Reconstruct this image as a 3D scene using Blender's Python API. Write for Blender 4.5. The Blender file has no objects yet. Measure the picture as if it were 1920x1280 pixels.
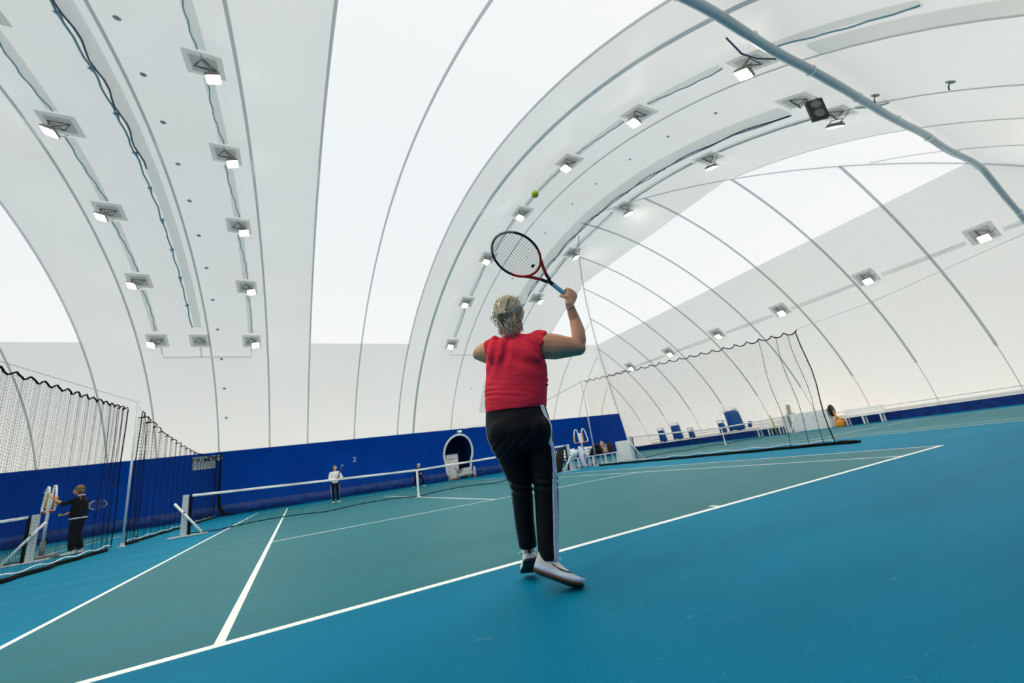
import bpy, bmesh, math, random
from mathutils import Vector, Matrix, Quaternion, noise
from mathutils.bvhtree import BVHTree
C = bpy.context.scene
COL = C.collection
R = random.Random(7)
PI = math.pi
V = Vector

# ------------------------------------------------------------------ camera
cd = bpy.data.cameras.new('camera')
cam = bpy.data.objects.new('camera', cd)
COL.objects.link(cam)
cd.sensor_width = 36.0
cd.lens = 36.0 * 769.65 / 1920.0
cd.clip_start = 0.05
cd.clip_end = 300
cam_r, cam_d, cam_f = V((.8852, -.4442, -.1381)), V((.0077, .3108, -.9504)), V((.4651, .8403, .2786))
cam.matrix_world = Matrix(((cam_r.x, -cam_d.x, -cam_f.x, -3.7383), (cam_r.y, -cam_d.y, -cam_f.y, -2.9648),
                           (cam_r.z, -cam_d.z, -cam_f.z, .7033), (0, 0, 0, 1)))
cd.dof.use_dof = True
cd.dof.focus_distance = 2.65
cd.dof.aperture_fstop = 2.4
C.camera = cam

# ------------------------------------------------------------------ world: overcast sky, cool overhead, warm low down
W = bpy.data.worlds.new('world')
C.world = W
W.use_nodes = True
nt = W.node_tree
nt.nodes.clear()
wo = nt.nodes.new('ShaderNodeOutputWorld')
bg = nt.nodes.new('ShaderNodeBackground')
tc = nt.nodes.new('ShaderNodeTexCoord')
sp = nt.nodes.new('ShaderNodeSeparateXYZ')
rp = nt.nodes.new('ShaderNodeValToRGB')
rp.color_ramp.elements[0].position = .0
rp.color_ramp.elements[0].color = (1.50, 1.36, 1.20, 1)
rp.color_ramp.elements[1].position = 1.0
rp.color_ramp.elements[1].color = (.82, .92, 1.0, 1)
e = rp.color_ramp.elements.new(.35)
e.color = (1.07, 1.05, 1.0, 1)
nt.links.new(tc.outputs['Generated'], sp.inputs[0])
nt.links.new(sp.outputs['Z'], rp.inputs[0])
nt.links.new(rp.outputs[0], bg.inputs[0])
bg.inputs[1].default_value = 1.0
nt.links.new(bg.outputs[0], wo.inputs[0])

C.view_settings.view_transform = 'Standard'
C.view_settings.look = 'None'
C.view_settings.gamma = 1
C.view_settings.use_curve_mapping = False
C.view_settings.exposure = 0.22
C.cycles.sample_clamp_indirect = 6.0

# ------------------------------------------------------------------ materials
def new_mat(name):
    m = bpy.data.materials.new(name)
    m.use_nodes = True
    return m, m.node_tree, m.node_tree.nodes['Principled BSDF']

def mat(name, col, rough=.6, metal=0, spec=.5, var=0, vscale=8, bump=0, bscale=40, stretch=None):
    m, t, p = new_mat(name)
    p.inputs['Base Color'].default_value = (*col, 1)
    p.inputs['Roughness'].default_value = rough
    p.inputs['Metallic'].default_value = metal
    p.inputs['Specular IOR Level'].default_value = spec
    if var or bump:
        tc = t.nodes.new('ShaderNodeTexCoord')
        mp = t.nodes.new('ShaderNodeMapping')
        t.links.new(tc.outputs['Object'], mp.inputs[0])
        if stretch: mp.inputs['Scale'].default_value = stretch
    if var:
        n = t.nodes.new('ShaderNodeTexNoise')
        n.inputs['Scale'].default_value = vscale
        n.inputs['Detail'].default_value = 5
        t.links.new(mp.outputs[0], n.inputs['Vector'])
        cr = t.nodes.new('ShaderNodeValToRGB')
        cr.color_ramp.elements[0].position = .3
        cr.color_ramp.elements[1].position = .7
        cr.color_ramp.elements[0].color = (*[c * (1 - var) for c in col], 1)
        cr.color_ramp.elements[1].color = (*[min(1, c * (1 + var)) for c in col], 1)
        t.links.new(n.outputs[0], cr.inputs[0])
        t.links.new(cr.outputs[0], p.inputs['Base Color'])
    if bump:
        n = t.nodes.new('ShaderNodeTexNoise')
        n.inputs['Scale'].default_value = bscale
        n.inputs['Detail'].default_value = 3
        t.links.new(mp.outputs[0], n.inputs['Vector'])
        b = t.nodes.new('ShaderNodeBump')
        b.inputs['Strength'].default_value = bump
        b.inputs['Distance'].default_value = .01
        t.links.new(n.outputs[0], b.inputs['Height'])
        t.links.new(b.outputs[0], p.inputs['Normal'])
    return m

def emit(name, col, s):
    m, t, p = new_mat(name)
    p.inputs['Base Color'].default_value = (.9, .9, .9, 1)
    p.inputs['Emission Color'].default_value = (*col, 1)
    p.inputs['Emission Strength'].default_value = s
    return m

def membrane(name, base, trans, fac, rough=.5, sun_blotch=0, bump=0):
    m, t, p = new_mat(name)
    p.inputs['Base Color'].default_value = (*base, 1)
    p.inputs['Roughness'].default_value = rough
    p.inputs['Specular IOR Level'].default_value = .35
    tr = t.nodes.new('ShaderNodeBsdfTranslucent')
    tr.inputs[0].default_value = (*trans, 1)
    mx = t.nodes.new('ShaderNodeMixShader')
    mx.inputs[0].default_value = fac
    tc = t.nodes.new('ShaderNodeTexCoord')
    if sun_blotch:  # warm patches of outside sunlight, painted into the membrane's base colour as noise
        n = t.nodes.new('ShaderNodeTexNoise')
        n.inputs['Scale'].default_value = .28
        n.inputs['Detail'].default_value = 2
        t.links.new(tc.outputs['Object'], n.inputs['Vector'])
        cr = t.nodes.new('ShaderNodeValToRGB')
        cr.color_ramp.elements[0].position = .42
        cr.color_ramp.elements[1].position = .68
        cr.color_ramp.elements[0].color = (*base, 1)
        cr.color_ramp.elements[1].color = (min(1, base[0] * 1.03), base[1] * (1 - sun_blotch), base[2] * (1 - 1.8 * sun_blotch), 1)
        t.links.new(n.outputs[0], cr.inputs[0])
        t.links.new(cr.outputs[0], p.inputs['Base Color'])
    if bump:
        n = t.nodes.new('ShaderNodeTexNoise')
        n.inputs['Scale'].default_value = 1.0
        n.inputs['Detail'].default_value = 3
        mp = t.nodes.new('ShaderNodeMapping')
        mp.inputs['Scale'].default_value = (2.2, .25, .25)
        t.links.new(tc.outputs['Object'], mp.inputs[0])
        t.links.new(mp.outputs[0], n.inputs['Vector'])
        b = t.nodes.new('ShaderNodeBump')
        b.inputs['Strength'].default_value = bump
        b.inputs['Distance'].default_value = .05
        t.links.new(n.outputs[0], b.inputs['Height'])
        t.links.new(b.outputs[0], p.inputs['Normal'])
    t.links.new(p.outputs[0], mx.inputs[1])
    t.links.new(tr.outputs[0], mx.inputs[2])
    t.links.new(mx.outputs[0], t.nodes['Material Output'].inputs[0])
    return m

def clear_film(name, base, alpha, rough=.3, trans=.35):
    # thin plastic film: partly see-through, partly scattering
    m = membrane(name, base, base, trans, rough)
    t = m.node_tree
    out = t.nodes['Material Output']
    src = out.inputs[0].links[0].from_socket
    tp = t.nodes.new('ShaderNodeBsdfTransparent')
    mx = t.nodes.new('ShaderNodeMixShader'); mx.inputs[0].default_value = alpha
    t.links.new(tp.outputs[0], mx.inputs[1]); t.links.new(src, mx.inputs[2]); t.links.new(mx.outputs[0], out.inputs[0])
    return m

def floor_mat(name, col, rough=.55, var=.12, spec=.5):
    m, t, p = new_mat(name)
    p.inputs['Roughness'].default_value = rough
    p.inputs['Specular IOR Level'].default_value = spec
    tc = t.nodes.new('ShaderNodeTexCoord')
    n1 = t.nodes.new('ShaderNodeTexNoise'); n1.inputs['Scale'].default_value = .9; n1.inputs['Detail'].default_value = 6
    mp = t.nodes.new('ShaderNodeMapping'); mp.inputs['Scale'].default_value = (.35, 1.6, 1); mp.inputs['Rotation'].default_value = (0, 0, .3)
    t.links.new(tc.outputs['Object'], mp.inputs[0]); t.links.new(mp.outputs[0], n1.inputs['Vector'])
    n2 = t.nodes.new('ShaderNodeTexNoise'); n2.inputs['Scale'].default_value = 130; n2.inputs['Detail'].default_value = 4
    t.links.new(tc.outputs['Object'], n2.inputs['Vector'])
    # faint scuffs left by shoes and balls
    n3 = t.nodes.new('ShaderNodeTexNoise'); n3.inputs['Scale'].default_value = 5.5; n3.inputs['Detail'].default_value = 8; n3.inputs['Distortion'].default_value = 2.5
    mp3 = t.nodes.new('ShaderNodeMapping'); mp3.inputs['Scale'].default_value = (.5, 2.4, 1); mp3.inputs['Rotation'].default_value = (0, 0, -.7)
    t.links.new(tc.outputs['Object'], mp3.inputs[0]); t.links.new(mp3.outputs[0], n3.inputs['Vector'])
    def ramp(src, a, b, c0, c1):
        r = t.nodes.new('ShaderNodeValToRGB')
        r.color_ramp.elements[0].position = a; r.color_ramp.elements[1].position = b
        r.color_ramp.elements[0].color = (*c0, 1); r.color_ramp.elements[1].color = (*c1, 1)
        t.links.new(src, r.inputs[0]); return r.outputs[0]
    a = ramp(n1.outputs[0], .3, .7, [c * (1 - var) for c in col], [c * (1 + var) for c in col])
    g = ramp(n2.outputs[0], .3, .7, (.82, .82, .82), (1.15, 1.15, 1.15))
    mu = t.nodes.new('ShaderNodeMix'); mu.data_type = 'RGBA'; mu.blend_type = 'MULTIPLY'; mu.inputs[0].default_value = 1
    t.links.new(a, mu.inputs[6]); t.links.new(g, mu.inputs[7])
    s = ramp(n3.outputs[0], .66, .74, (0, 0, 0), (.07, .07, .07))
    mx = t.nodes.new('ShaderNodeMix'); mx.data_type = 'RGBA'; mx.inputs[7].default_value = (.45, .6, .65, 1)
    t.links.new(s, mx.inputs[0]); t.links.new(mu.outputs[2], mx.inputs[6])
    t.links.new(mx.outputs[2], p.inputs['Base Color'])
    b = t.nodes.new('ShaderNodeBump'); b.inputs['Strength'].default_value = .25; b.inputs['Distance'].default_value = .004
    t.links.new(n2.outputs[0], b.inputs['Height']); t.links.new(b.outputs[0], p.inputs['Normal'])
    return m

M = {
 'fabric': membrane('white_membrane', (.87, .85, .81), (.94, .925, .89), .47, .42, .06, .25),
 'sky': membrane('clear_membrane', (.85, .88, .9), (.82, .82, .82), .93, .5),
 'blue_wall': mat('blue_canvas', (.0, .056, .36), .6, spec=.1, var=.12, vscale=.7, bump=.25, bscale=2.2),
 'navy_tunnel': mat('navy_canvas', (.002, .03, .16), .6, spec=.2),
 'skirt': mat('skirt_canvas', (.002, .04, .22), .5, spec=.35, var=.35, vscale=2.5, bump=.8, bscale=3),
 'seam': clear_film('seam_band', (.50, .54, .54), .50, .5),
 'seam_blue': clear_film('thick_seam_band', (.40, .52, .57), .55, .35),
 'sleeve': clear_film('sleeve_plastic', (.78, .80, .78), .30, .22),
 'plate': clear_film('plate_plastic', (.62, .64, .62), .38, .3),
 'duct': mat('duct_plastic', (.42, .50, .53), .35, spec=.5, bump=.5, bscale=3),
 'cable_blue': mat('blue_cable', (.22, .38, .45), .45),
 'cable_navy': mat('navy_cable', (.01, .03, .09), .45),
 'conduit': clear_film('white_conduit', (.86, .86, .84), .6, .4, .5),
 'steel': mat('dark_steel', (.16, .16, .15), .45, .6),
 'lampbody': mat('lamp_housing', (.20, .19, .15), .5, .3),
 'led': emit('led', (1, .96, .87), 230),
 'led_end': emit('led_soft', (1, .95, .82), 150),
 'black': mat('black_plastic', (.006, .007, .009), .5),
 'net': mat('net_cord', (.006, .006, .007), .85, spec=.12),
 'netgrey': mat('net_cord_black', (.006, .006, .007), .85, spec=.12),
 'rope': mat('black_rope', (.008, .0075, .006), .9, spec=.1),
 'white': mat('white_paint', (.88, .88, .85), .45),
 'tape': mat('white_tape', (.90, .90, .87), .7),
 'grey_post': mat('pale_grey_post', (.50, .57, .59), .4, .1),
 'pole': mat('galvanised_pole', (.50, .56, .57), .4, .2),
 'grey': mat('mid_grey', (.25, .25, .24), .6),
 'blue_floor': floor_mat('blue_court_paint', (.0, .180, .300), .60, .12, .03),
 'green_floor': floor_mat('teal_court_paint', (.004, .150, .182), .52, .10, .10),
 'line': mat('line_paint', (.86, .86, .82), .6, var=.05, vscale=20),
 'red_cloth': mat('red_cotton', (.80, .030, .058), .85, spec=.2, var=.12, vscale=6, bump=.45, bscale=14, stretch=(1, 1, 2.5)),
 'black_cloth': mat('black_jersey', (.0025, .0035, .005), .7, spec=.18, bump=.25, bscale=18),
 'stripe': mat('pale_stripe', (.58, .66, .74), .6, var=.15, vscale=30),
 'skin': mat('skin', (.64, .31, .175), .5, spec=.35, var=.12, vscale=14, bump=.1, bscale=60),
 'hair': mat('blond_hair', (.70, .54, .34), .45, spec=.4, var=.62, vscale=22),
 'hair_brown': mat('brown_hair', (.16, .085, .04), .5, var=.4, vscale=25),
 'hair_pale': mat('pale_hair', (.55, .47, .38), .5, var=.3, vscale=25),
 'shoe': mat('white_shoe_mesh', (.66, .66, .60), .7, var=.06, vscale=40, bump=.5, bscale=160),
 'midsole': mat('pale_blue_midsole', (.55, .65, .76), .5, var=.1, vscale=9),
 'sole_brown': mat('gum_sole', (.13, .045, .02), .6),
 'sole_black': mat('black_sole', (.008, .009, .010), .65),
 'frame_red': mat('red_racket_paint', (.78, .03, .015), .25),
 'frame_navy': mat('navy_racket_paint', (.008, .015, .04), .25),
 'frame_tip': mat('pale_tip_paint', (.30, .22, .18), .35),
 'grip': mat('blue_grip', (.14, .42, .60), .6, bump=.4, bscale=60),
 'string': mat('string', (.10, .09, .09), .5),
 'damp': mat('olive_rubber', (.05, .055, .008), .5),
 'ball': mat('yellow_felt', (.50, .62, .015), .9, bump=.4, bscale=220),
 'yellow': mat('orange_beads', (.70, .33, .02), .45),
 'red': mat('red_plastic', (.50, .03, .02), .4),
 'orange': mat('orange_plastic', (.75, .26, .01), .4),
 'lime': mat('lime_pole', (.45, .60, .05), .5),
 'greensign': emit('green_sign', (.15, .75, .45), .9),
 'machine': mat('machine_grey', (.55, .56, .53), .45),
 'white_cloth': mat('white_cloth', (.78, .78, .78), .8, bump=.3, bscale=12),
 'dark_cloth': mat('dark_cloth', (.005, .007, .011), .85, spec=.15, bump=.3, bscale=12),
 'tan': mat('tan_cloth', (.38, .26, .16), .85, var=.25, vscale=12, bump=.4, bscale=20),
 'grey_cloth': mat('charcoal_cloth', (.022, .021, .020), .85, spec=.15, bump=.4, bscale=16),
 'pale_blue': mat('pale_blue_cloth', (.50, .68, .78), .8),
 'flap': mat('blue_flap', (.003, .075, .30), .5, var=.2, vscale=3, bump=.4, bscale=4),
 'sign': mat('sign_white', (.60, .65, .64), .6),
 'ink': mat('sign_ink', (.02, .03, .04), .6),
 'bluering': mat('blue_band', (.01, .10, .30), .6),
}

# ------------------------------------------------------------------ mesh helpers
class MB:
    def __init__(s): s.v = []; s.f = []; s.m = []
    def add(s, vs, fs, mi=0):
        o = len(s.v); s.v += [V(q) for q in vs]
        for f in fs: s.f.append([o + i for i in f]); s.m.append(mi)
    def box(s, c, size, mi=0, rot=None, taper=1):
        hx, hy, hz = size[0] / 2, size[1] / 2, size[2] / 2
        vs = []
        for z in (-1, 1):
            k = taper if z > 0 else 1
            for x, y in ((-1, -1), (1, -1), (1, 1), (-1, 1)): vs.append(V((x * hx * k, y * hy * k, z * hz)))
        if rot is not None: vs = [rot @ q for q in vs]
        s.add([q + V(c) for q in vs], [(3, 2, 1, 0), (4, 5, 6, 7), (0, 1, 5, 4), (1, 2, 6, 5), (2, 3, 7, 6), (3, 0, 4, 7)], mi)
    def tube(s, path, r, n=8, mi=0, cap=True, side=None, ry=None, closed=False, rnd=False):
        P = [V(q) for q in path]; N = len(P)
        rx = r if isinstance(r, (list, tuple)) else [r] * N
        ry = rx if ry is None else (ry if isinstance(ry, (list, tuple)) else [ry] * N)
        rx, ry = list(rx), list(ry)
        if rnd and not closed:
            a, b = (P[0] - P[1]).normalized(), (P[-1] - P[-2]).normalized()
            ra, rb = min(rx[0], ry[0]), min(rx[-1], ry[-1])
            pre, prx, pry, post, qx, qy = [], [], [], [], [], []
            for t in (80, 55, 28):
                cs, sn = math.cos(math.radians(t)), math.sin(math.radians(t))
                pre.append(P[0] + a * ra * sn); prx.append(rx[0] * cs); pry.append(ry[0] * cs)
            for t in (28, 55, 80):
                cs, sn = math.cos(math.radians(t)), math.sin(math.radians(t))
                post.append(P[-1] + b * rb * sn); qx.append(rx[-1] * cs); qy.append(ry[-1] * cs)
            P = pre + P + post; rx = prx + rx + qx; ry = pry + ry + qy; N = len(P)
        vs = []; prev = V(side) if side is not None else None
        for i in range(N):
            if closed: t = P[(i + 1) % N] - P[i - 1]
            else: t = P[min(i + 1, N - 1)] - P[max(i - 1, 0)]
            if t.length < 1e-9: t = V((0, 0, 1))
            t.normalize()
            h = V(side) if side is not None else prev
            if h is None: h = V((0, 0, 1)) if abs(t.z) < .9 else V((1, 0, 0))
            e1 = h - t * h.dot(t)
            if e1.length < 1e-6: e1 = t.orthogonal()
            e1.normalize(); prev = e1; e2 = t.cross(e1)
            for k in range(n):
                a = 2 * PI * k / n
                vs.append(P[i] + e1 * math.cos(a) * rx[i] + e2 * math.sin(a) * ry[i])
        fs = []
        for i in range(N if closed else N - 1):
            j = (i + 1) % N
            for k in range(n): fs.append((i * n + k, i * n + (k + 1) % n, j * n + (k + 1) % n, j * n + k))
        if cap and not closed: fs += [tuple(range(n - 1, -1, -1)), tuple((N - 1) * n + k for k in range(n))]
        s.add(vs, fs, mi)
    def ell(s, c, r, mi=0, rot=None, nu=14, nv=9):
        vs = []; fs = []
        for j in range(1, nv):
            t = PI * j / nv
            for i in range(nu):
                a = 2 * PI * i / nu
                vs.append(V((math.sin(t) * math.cos(a) * r[0], math.sin(t) * math.sin(a) * r[1], math.cos(t) * r[2])))
        vs += [V((0, 0, r[2])), V((0, 0, -r[2]))]
        for j in range(nv - 2):
            for i in range(nu): fs.append((j * nu + i, (j + 1) * nu + i, (j + 1) * nu + (i + 1) % nu, j * nu + (i + 1) % nu))
        top, bot = len(vs) - 2, len(vs) - 1
        for i in range(nu):
            fs.append((top, i, (i + 1) % nu)); fs.append((bot, (nv - 2) * nu + (i + 1) % nu, (nv - 2) * nu + i))
        if rot is not None: vs = [rot @ q for q in vs]
        s.add([q + V(c) for q in vs], fs, mi)
    def lathe(s, c, prof, n=16, mi=0, rot=None):
        vs = []; fs = []
        for r, z in prof:
            for k in range(n): vs.append(V((r * math.cos(2 * PI * k / n), r * math.sin(2 * PI * k / n), z)))
        for i in range(len(prof) - 1):
            for k in range(n): fs.append((i * n + k, i * n + (k + 1) % n, (i + 1) * n + (k + 1) % n, (i + 1) * n + k))
        fs += [tuple(range(n - 1, -1, -1)), tuple((len(prof) - 1) * n + k for k in range(n))]
        if rot is not None: vs = [rot @ q for q in vs]
        s.add([q + V(c) for q in vs], fs, mi)
    def mesh(s, name, mats, smooth=False, fix=True):
        me = bpy.data.meshes.new(name)
        me.from_pydata([tuple(q) for q in s.v], [], s.f)
        for m in (mats if isinstance(mats, (list, tuple)) else [mats]): me.materials.append(m)
        me.polygons.foreach_set('material_index', s.m)
        if fix:
            bm = bmesh.new(); bm.from_mesh(me)
            bmesh.ops.recalc_face_normals(bm, faces=bm.faces)
            bm.to_mesh(me); bm.free()
        if smooth: me.polygons.foreach_set('use_smooth', [True] * len(me.polygons))
        me.update()
        return me
    def build(s, name, mats, parent=None, smooth=False, fix=True, bevel=0):
        o = bpy.data.objects.new(name, s.mesh(name, mats, smooth, fix))
        COL.objects.link(o)
        if parent: o.parent = parent
        if bevel:
            b = o.modifiers.new('bevel', 'BEVEL'); b.width = bevel; b.segments = 2; b.limit_method = 'ANGLE'
        return o

def tag(o, label, cat, group=None):
    o['label'] = label; o['category'] = cat
    if group: o['group'] = group
    return o
def thing(name, label, cat, loc=(0, 0, 0), rz=0, group=None):
    o = bpy.data.objects.new(name, None); COL.objects.link(o)
    o.location = loc; o.rotation_euler = (0, 0, rz); o.empty_display_size = .2
    return tag(o, label, cat, group)
def struct(o): o['kind'] = 'structure'; return o
def copy_tree(o, parent=None):
    c = o.copy(); COL.objects.link(c)
    if parent: c.parent = parent
    for ch in list(o.children): copy_tree(ch, c)
    return c
def place(o, Mx): o.matrix_world = Mx

def remeshed(mb, name, m, parent, voxel, smooth=3, post=None):
    me = mb.mesh(name + '_raw', m)
    t = bpy.data.objects.new('tmp', me); COL.objects.link(t)
    r = t.modifiers.new('r', 'REMESH'); r.mode = 'VOXEL'; r.voxel_size = voxel; r.use_smooth_shade = True
    if smooth:
        q = t.modifiers.new('s', 'SMOOTH'); q.factor = .5; q.iterations = smooth
    bpy.context.view_layer.update()
    dg = bpy.context.evaluated_depsgraph_get()
    me2 = bpy.data.meshes.new_from_object(t.evaluated_get(dg))
    bpy.data.objects.remove(t); bpy.data.meshes.remove(me)
    me2.name = name
    if not me2.materials: me2.materials.append(m if not isinstance(m, (list, tuple)) else m[0])
    if post: post(me2)
    me2.polygons.foreach_set('use_smooth', [True] * len(me2.polygons))
    o = bpy.data.objects.new(name, me2); COL.objects.link(o)
    if parent: o.parent = parent
    return o

def text_mesh(body, size, m, name, parent=None, depth=.004):
    cu = bpy.data.curves.new(name, 'FONT'); cu.body = body; cu.size = size; cu.extrude = depth; cu.offset = .012 * size
    cu.align_x = 'CENTER'; cu.align_y = 'CENTER'
    t = bpy.data.objects.new('tmp', cu); COL.objects.link(t)
    bpy.context.view_layer.update()
    me = bpy.data.meshes.new_from_object(t.evaluated_get(bpy.context.evaluated_depsgraph_get()))
    bpy.data.objects.remove(t); me.materials.clear(); me.materials.append(m); me.name = name
    o = bpy.data.objects.new(name, me); COL.objects.link(o)
    if parent: o.parent = parent
    return o

ORD = ['first', 'second', 'third', 'fourth', 'fifth', 'sixth', 'seventh', 'eighth', 'ninth', 'tenth', 'eleventh', 'twelfth']

# ------------------------------------------------------------------ the air dome
YC, AF, AN, H, NB, X0, AE, NE = 11.558, 17.65, 17.30, 12.243, 1.914, 9.455, 16.058, 1.682
def b_y(z, far=True):
    o = (AF if far else AN) * max(0, 1 - (z / H) ** NB) ** (1 / NB)
    return YC + o if far else YC - o
XL = 20.0          # the dome runs one court further on the left
def e_x(z): return X0 + AE * max(0, 1 - (z / H) ** NE) ** (1 / NE)
def e_xl(z): return -(e_x(z) - X0 + XL)
def b_z(y):
    d = abs(y - YC) / (AF if y > YC else AN)
    return H * max(0, 1 - d ** NB) ** (1 / NB)
def e_z(x):
    d = max(0, x - X0, -x - XL) / AE
    return H * max(0, 1 - d ** NE) ** (1 / NE)
def b_n(y, z):      # inward normal of the barrel
    d = (y - YC) / (AF if y > YC else AN)
    g = V((0, NB * abs(d) ** (NB - 1) * (1 if d > 0 else -1) / (AF if y > YC else AN), NB * (max(z, .001) / H) ** (NB - 1) / H))
    return -g.normalized()
def e_n(x, z):
    d = max(1e-4, x - X0, -x - XL) / AE
    g = V((NE * d ** (NE - 1) / AE * (1 if x > 0 else -1), 0, NE * (max(z, .001) / H) ** (NE - 1) / H))
    return -g.normalized()
def b_pt(x, y, off=0):
    z = b_z(y); return V((x, y, z)) + b_n(y, z) * off
def e_pt(x, y, off=0):
    z = e_z(x); return V((x, y, z)) + e_n(x, z) * off
def x_of_z(z): return e_x(z)
def z_at_x(x): return e_z(x)

Z_SKY = 9.08
Z_SKYR = e_z(13.5)
levels = sorted(set([round(H * math.sin(PI / 2 * k / 40) ** (2 / 1.9), 4) for k in range(41)] + [3.75, .45, Z_SKY, Z_SKYR]))
levels = [z for i, z in enumerate(levels) if i == 0 or z - levels[i - 1] > .02 or z in (3.75, .45, Z_SKY, Z_SKYR)]
ys = [b_y(z, False) for z in levels] + [b_y(z, True) for z in reversed(levels[:-1])]
yz = levels + list(reversed(levels[:-1]))
mid = [-XL + i * (X0 + XL) / 30 for i in range(1, 30)]
mid = [x for x in mid if min(abs(x + 3.0), abs(x - 2.9), abs(x - 6.35), abs(x - 8.95), abs(x + 12.95), abs(x + 18.9)) > .3] + [-18.9, -12.95, -3.0, 2.9, 6.35, 8.95]
xs = [e_xl(z) for z in levels] + sorted(mid) + [e_x(z) for z in reversed(levels)]
xz = levels + [H] * len(mid) + list(reversed(levels))
DX0, DX1 = 6.35, 8.95       # stretch of the far wall that holds the tunnel door
fab, sky1, sky2, sky3, wall, base_r = MB(), MB(), MB(), MB(), MB(), MB()
for i in range(len(xs) - 1):
    for j in range(len(ys) - 1):
        c4 = ((i, j), (i, j + 1), (i + 1, j + 1), (i + 1, j))
        q = [(xs[a], ys[b], min(xz[a], yz[b])) for a, b in c4]
        same = [abs(xz[a] - yz[b]) < 1e-6 for a, b in c4]
        if same[0] and same[2] and not (same[1] and same[3]): polys = [(0, 1, 2), (0, 2, 3)]      # split along the crease of the hip
        elif same[1] and same[3] and not (same[0] and same[2]): polys = [(0, 1, 3), (1, 2, 3)]
        else: polys = [(0, 1, 2, 3)]
        for f in polys:
            P = [q[k] for k in f]
            cx, cy = sum(k[0] for k in P) / len(P), sum(k[1] for k in P) / len(P)
            on_end = e_z(cx) < b_z(cy)
            ztop = max(k[2] for k in P)
            insky_y = b_y(Z_SKY, False) < cy < b_y(Z_SKY, True)
            mb = fab
            if not on_end and ztop <= 3.7501:
                if cy > YC and DX0 < cx < DX1: continue
                mb = wall
            elif on_end and ztop <= .4501: mb = base_r
            elif insky_y and -3.0 < cx < 2.9: mb = sky1
            elif insky_y and -18.9 < cx < -12.95: mb = sky2
            elif insky_y and 13.5 < cx < e_x(Z_SKY): mb = sky3
            mb.add(P, [tuple(range(len(P)))])
def weld(o):
    bm = bmesh.new(); bm.from_mesh(o.data)
    bmesh.ops.remove_doubles(bm, verts=bm.verts, dist=.0005)
    bmesh.ops.recalc_face_normals(bm, faces=bm.faces); bm.to_mesh(o.data); bm.free()
    o.data.polygons.foreach_set('use_smooth', [True] * len(o.data.polygons))
    return o
weld(struct(fab.build('ceiling', M['fabric'], fix=False)))
weld(struct(sky1.build('window_1', M['sky'], fix=False)))
weld(struct(sky2.build('window_2', M['sky'], fix=False)))
weld(struct(sky3.build('window_3', M['sky'], fix=False)))

# tunnel doorway: arch outline in (x, z)
DC = 7.65
arch = []
for k in range(41):
    t = k / 40
    a = -.42 + (PI + .84) * t
    if k in (0, 40): a = -.42 if k == 0 else PI + .42
    arch.append((DC + 1.18 * math.cos(a) * (1 if math.sin(a) > 0 else 1), 1.95 + 1.37 * math.sin(a)))
arch = [(DC + .86, 0.0), (DC + .98, .7)] + [q for q in arch if q[1] > 1.35] + [(DC - .98, .7), (DC - .86, 0.0)]
# blue wall patch around the arch
ring = []
for x, z in arch:
    dx, dz = x - DC, z - 1.2
    if dz < 0: q = (DX1 if dx > 0 else DX0, z)
    else:
        k = min((DX1 - DC) / max(1e-6, abs(dx)), (3.75 - 1.2) / max(1e-6, dz))
        q = (DC + dx * k, 1.2 + dz * k)
    ring.append(q)
# make sure the corners are filled
vs = []
for (x, z), (rx_, rz_) in zip(arch, ring): vs += [(x, b_y(z), z), (rx_, b_y(rz_), rz_)]
fs = [(2 * k, 2 * k + 2, 2 * k + 3, 2 * k + 1) for k in range(len(arch) - 1)]
wall.add(vs, fs)
for sx in (DX0, DX1):
    idx = [k for k in range(len(ring) - 1) if (abs(ring[k][0] - sx) < 1e-6) != (abs(ring[k + 1][0] - sx) < 1e-6)]
    for k in idx:
        a, b = ring[k], ring[k + 1]
        wall.add([(a[0], b_y(a[1]), a[1]), (b[0], b_y(b[1]), b[1]), (sx, b_y(3.75), 3.75)], [(0, 1, 2)])
wf = weld(struct(wall.build('wall_far', M['blue_wall'], fix=False)))
weld(struct(base_r.build('baseboard_right', M['skirt'], fix=False)))
# loose skirt that lies in folds along the foot of the far wall
sk = MB()
Xs_ = [-26 + .11 * k for k in range(int(49.5 / .11))]
rows = 7
grid = []
for x in Xs_:
    col = []
    for r_ in range(rows):
        z = .62 * (1 - r_ / (rows - 1))
        bul = (.05 + .10 * math.sin(PI * r_ / (rows - 1))) + .05 * noise.noise(V((x * 1.6, r_ * .7, 0))) + .03 * noise.noise(V((x * 5, r_ * 1.5, 3)))
        col.append(V((x, b_y(z) - bul, max(z, .012))))
    grid.append(col)
for i in range(len(Xs_) - 1):
    if DX0 + .35 < Xs_[i] < DX1 - .35: continue
    for r_ in range(rows - 1): sk.add([grid[i][r_], grid[i][r_ + 1], grid[i + 1][r_ + 1], grid[i + 1][r_]], [(0, 1, 2, 3)])
weld(struct(sk.build('baseboard_far', M['skirt'], fix=False)))

d1 = thing('door_1', 'arched tunnel doorway with a white rim in the blue far wall', 'doorway', (0, 0, 0)); struct(d1)
fr = MB(); fr.tube([(x, b_y(z) - .06, z) for x, z in arch], .085, 10); fr.build('door_rim', M['white'], d1, True)
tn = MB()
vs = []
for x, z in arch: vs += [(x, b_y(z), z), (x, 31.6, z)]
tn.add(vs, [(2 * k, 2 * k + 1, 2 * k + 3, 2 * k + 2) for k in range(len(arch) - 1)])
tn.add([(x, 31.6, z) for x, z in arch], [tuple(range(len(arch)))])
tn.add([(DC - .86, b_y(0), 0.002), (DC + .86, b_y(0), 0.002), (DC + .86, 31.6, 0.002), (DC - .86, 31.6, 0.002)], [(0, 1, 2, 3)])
tn.build('tunnel_lining', M['navy_tunnel'], d1)

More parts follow.
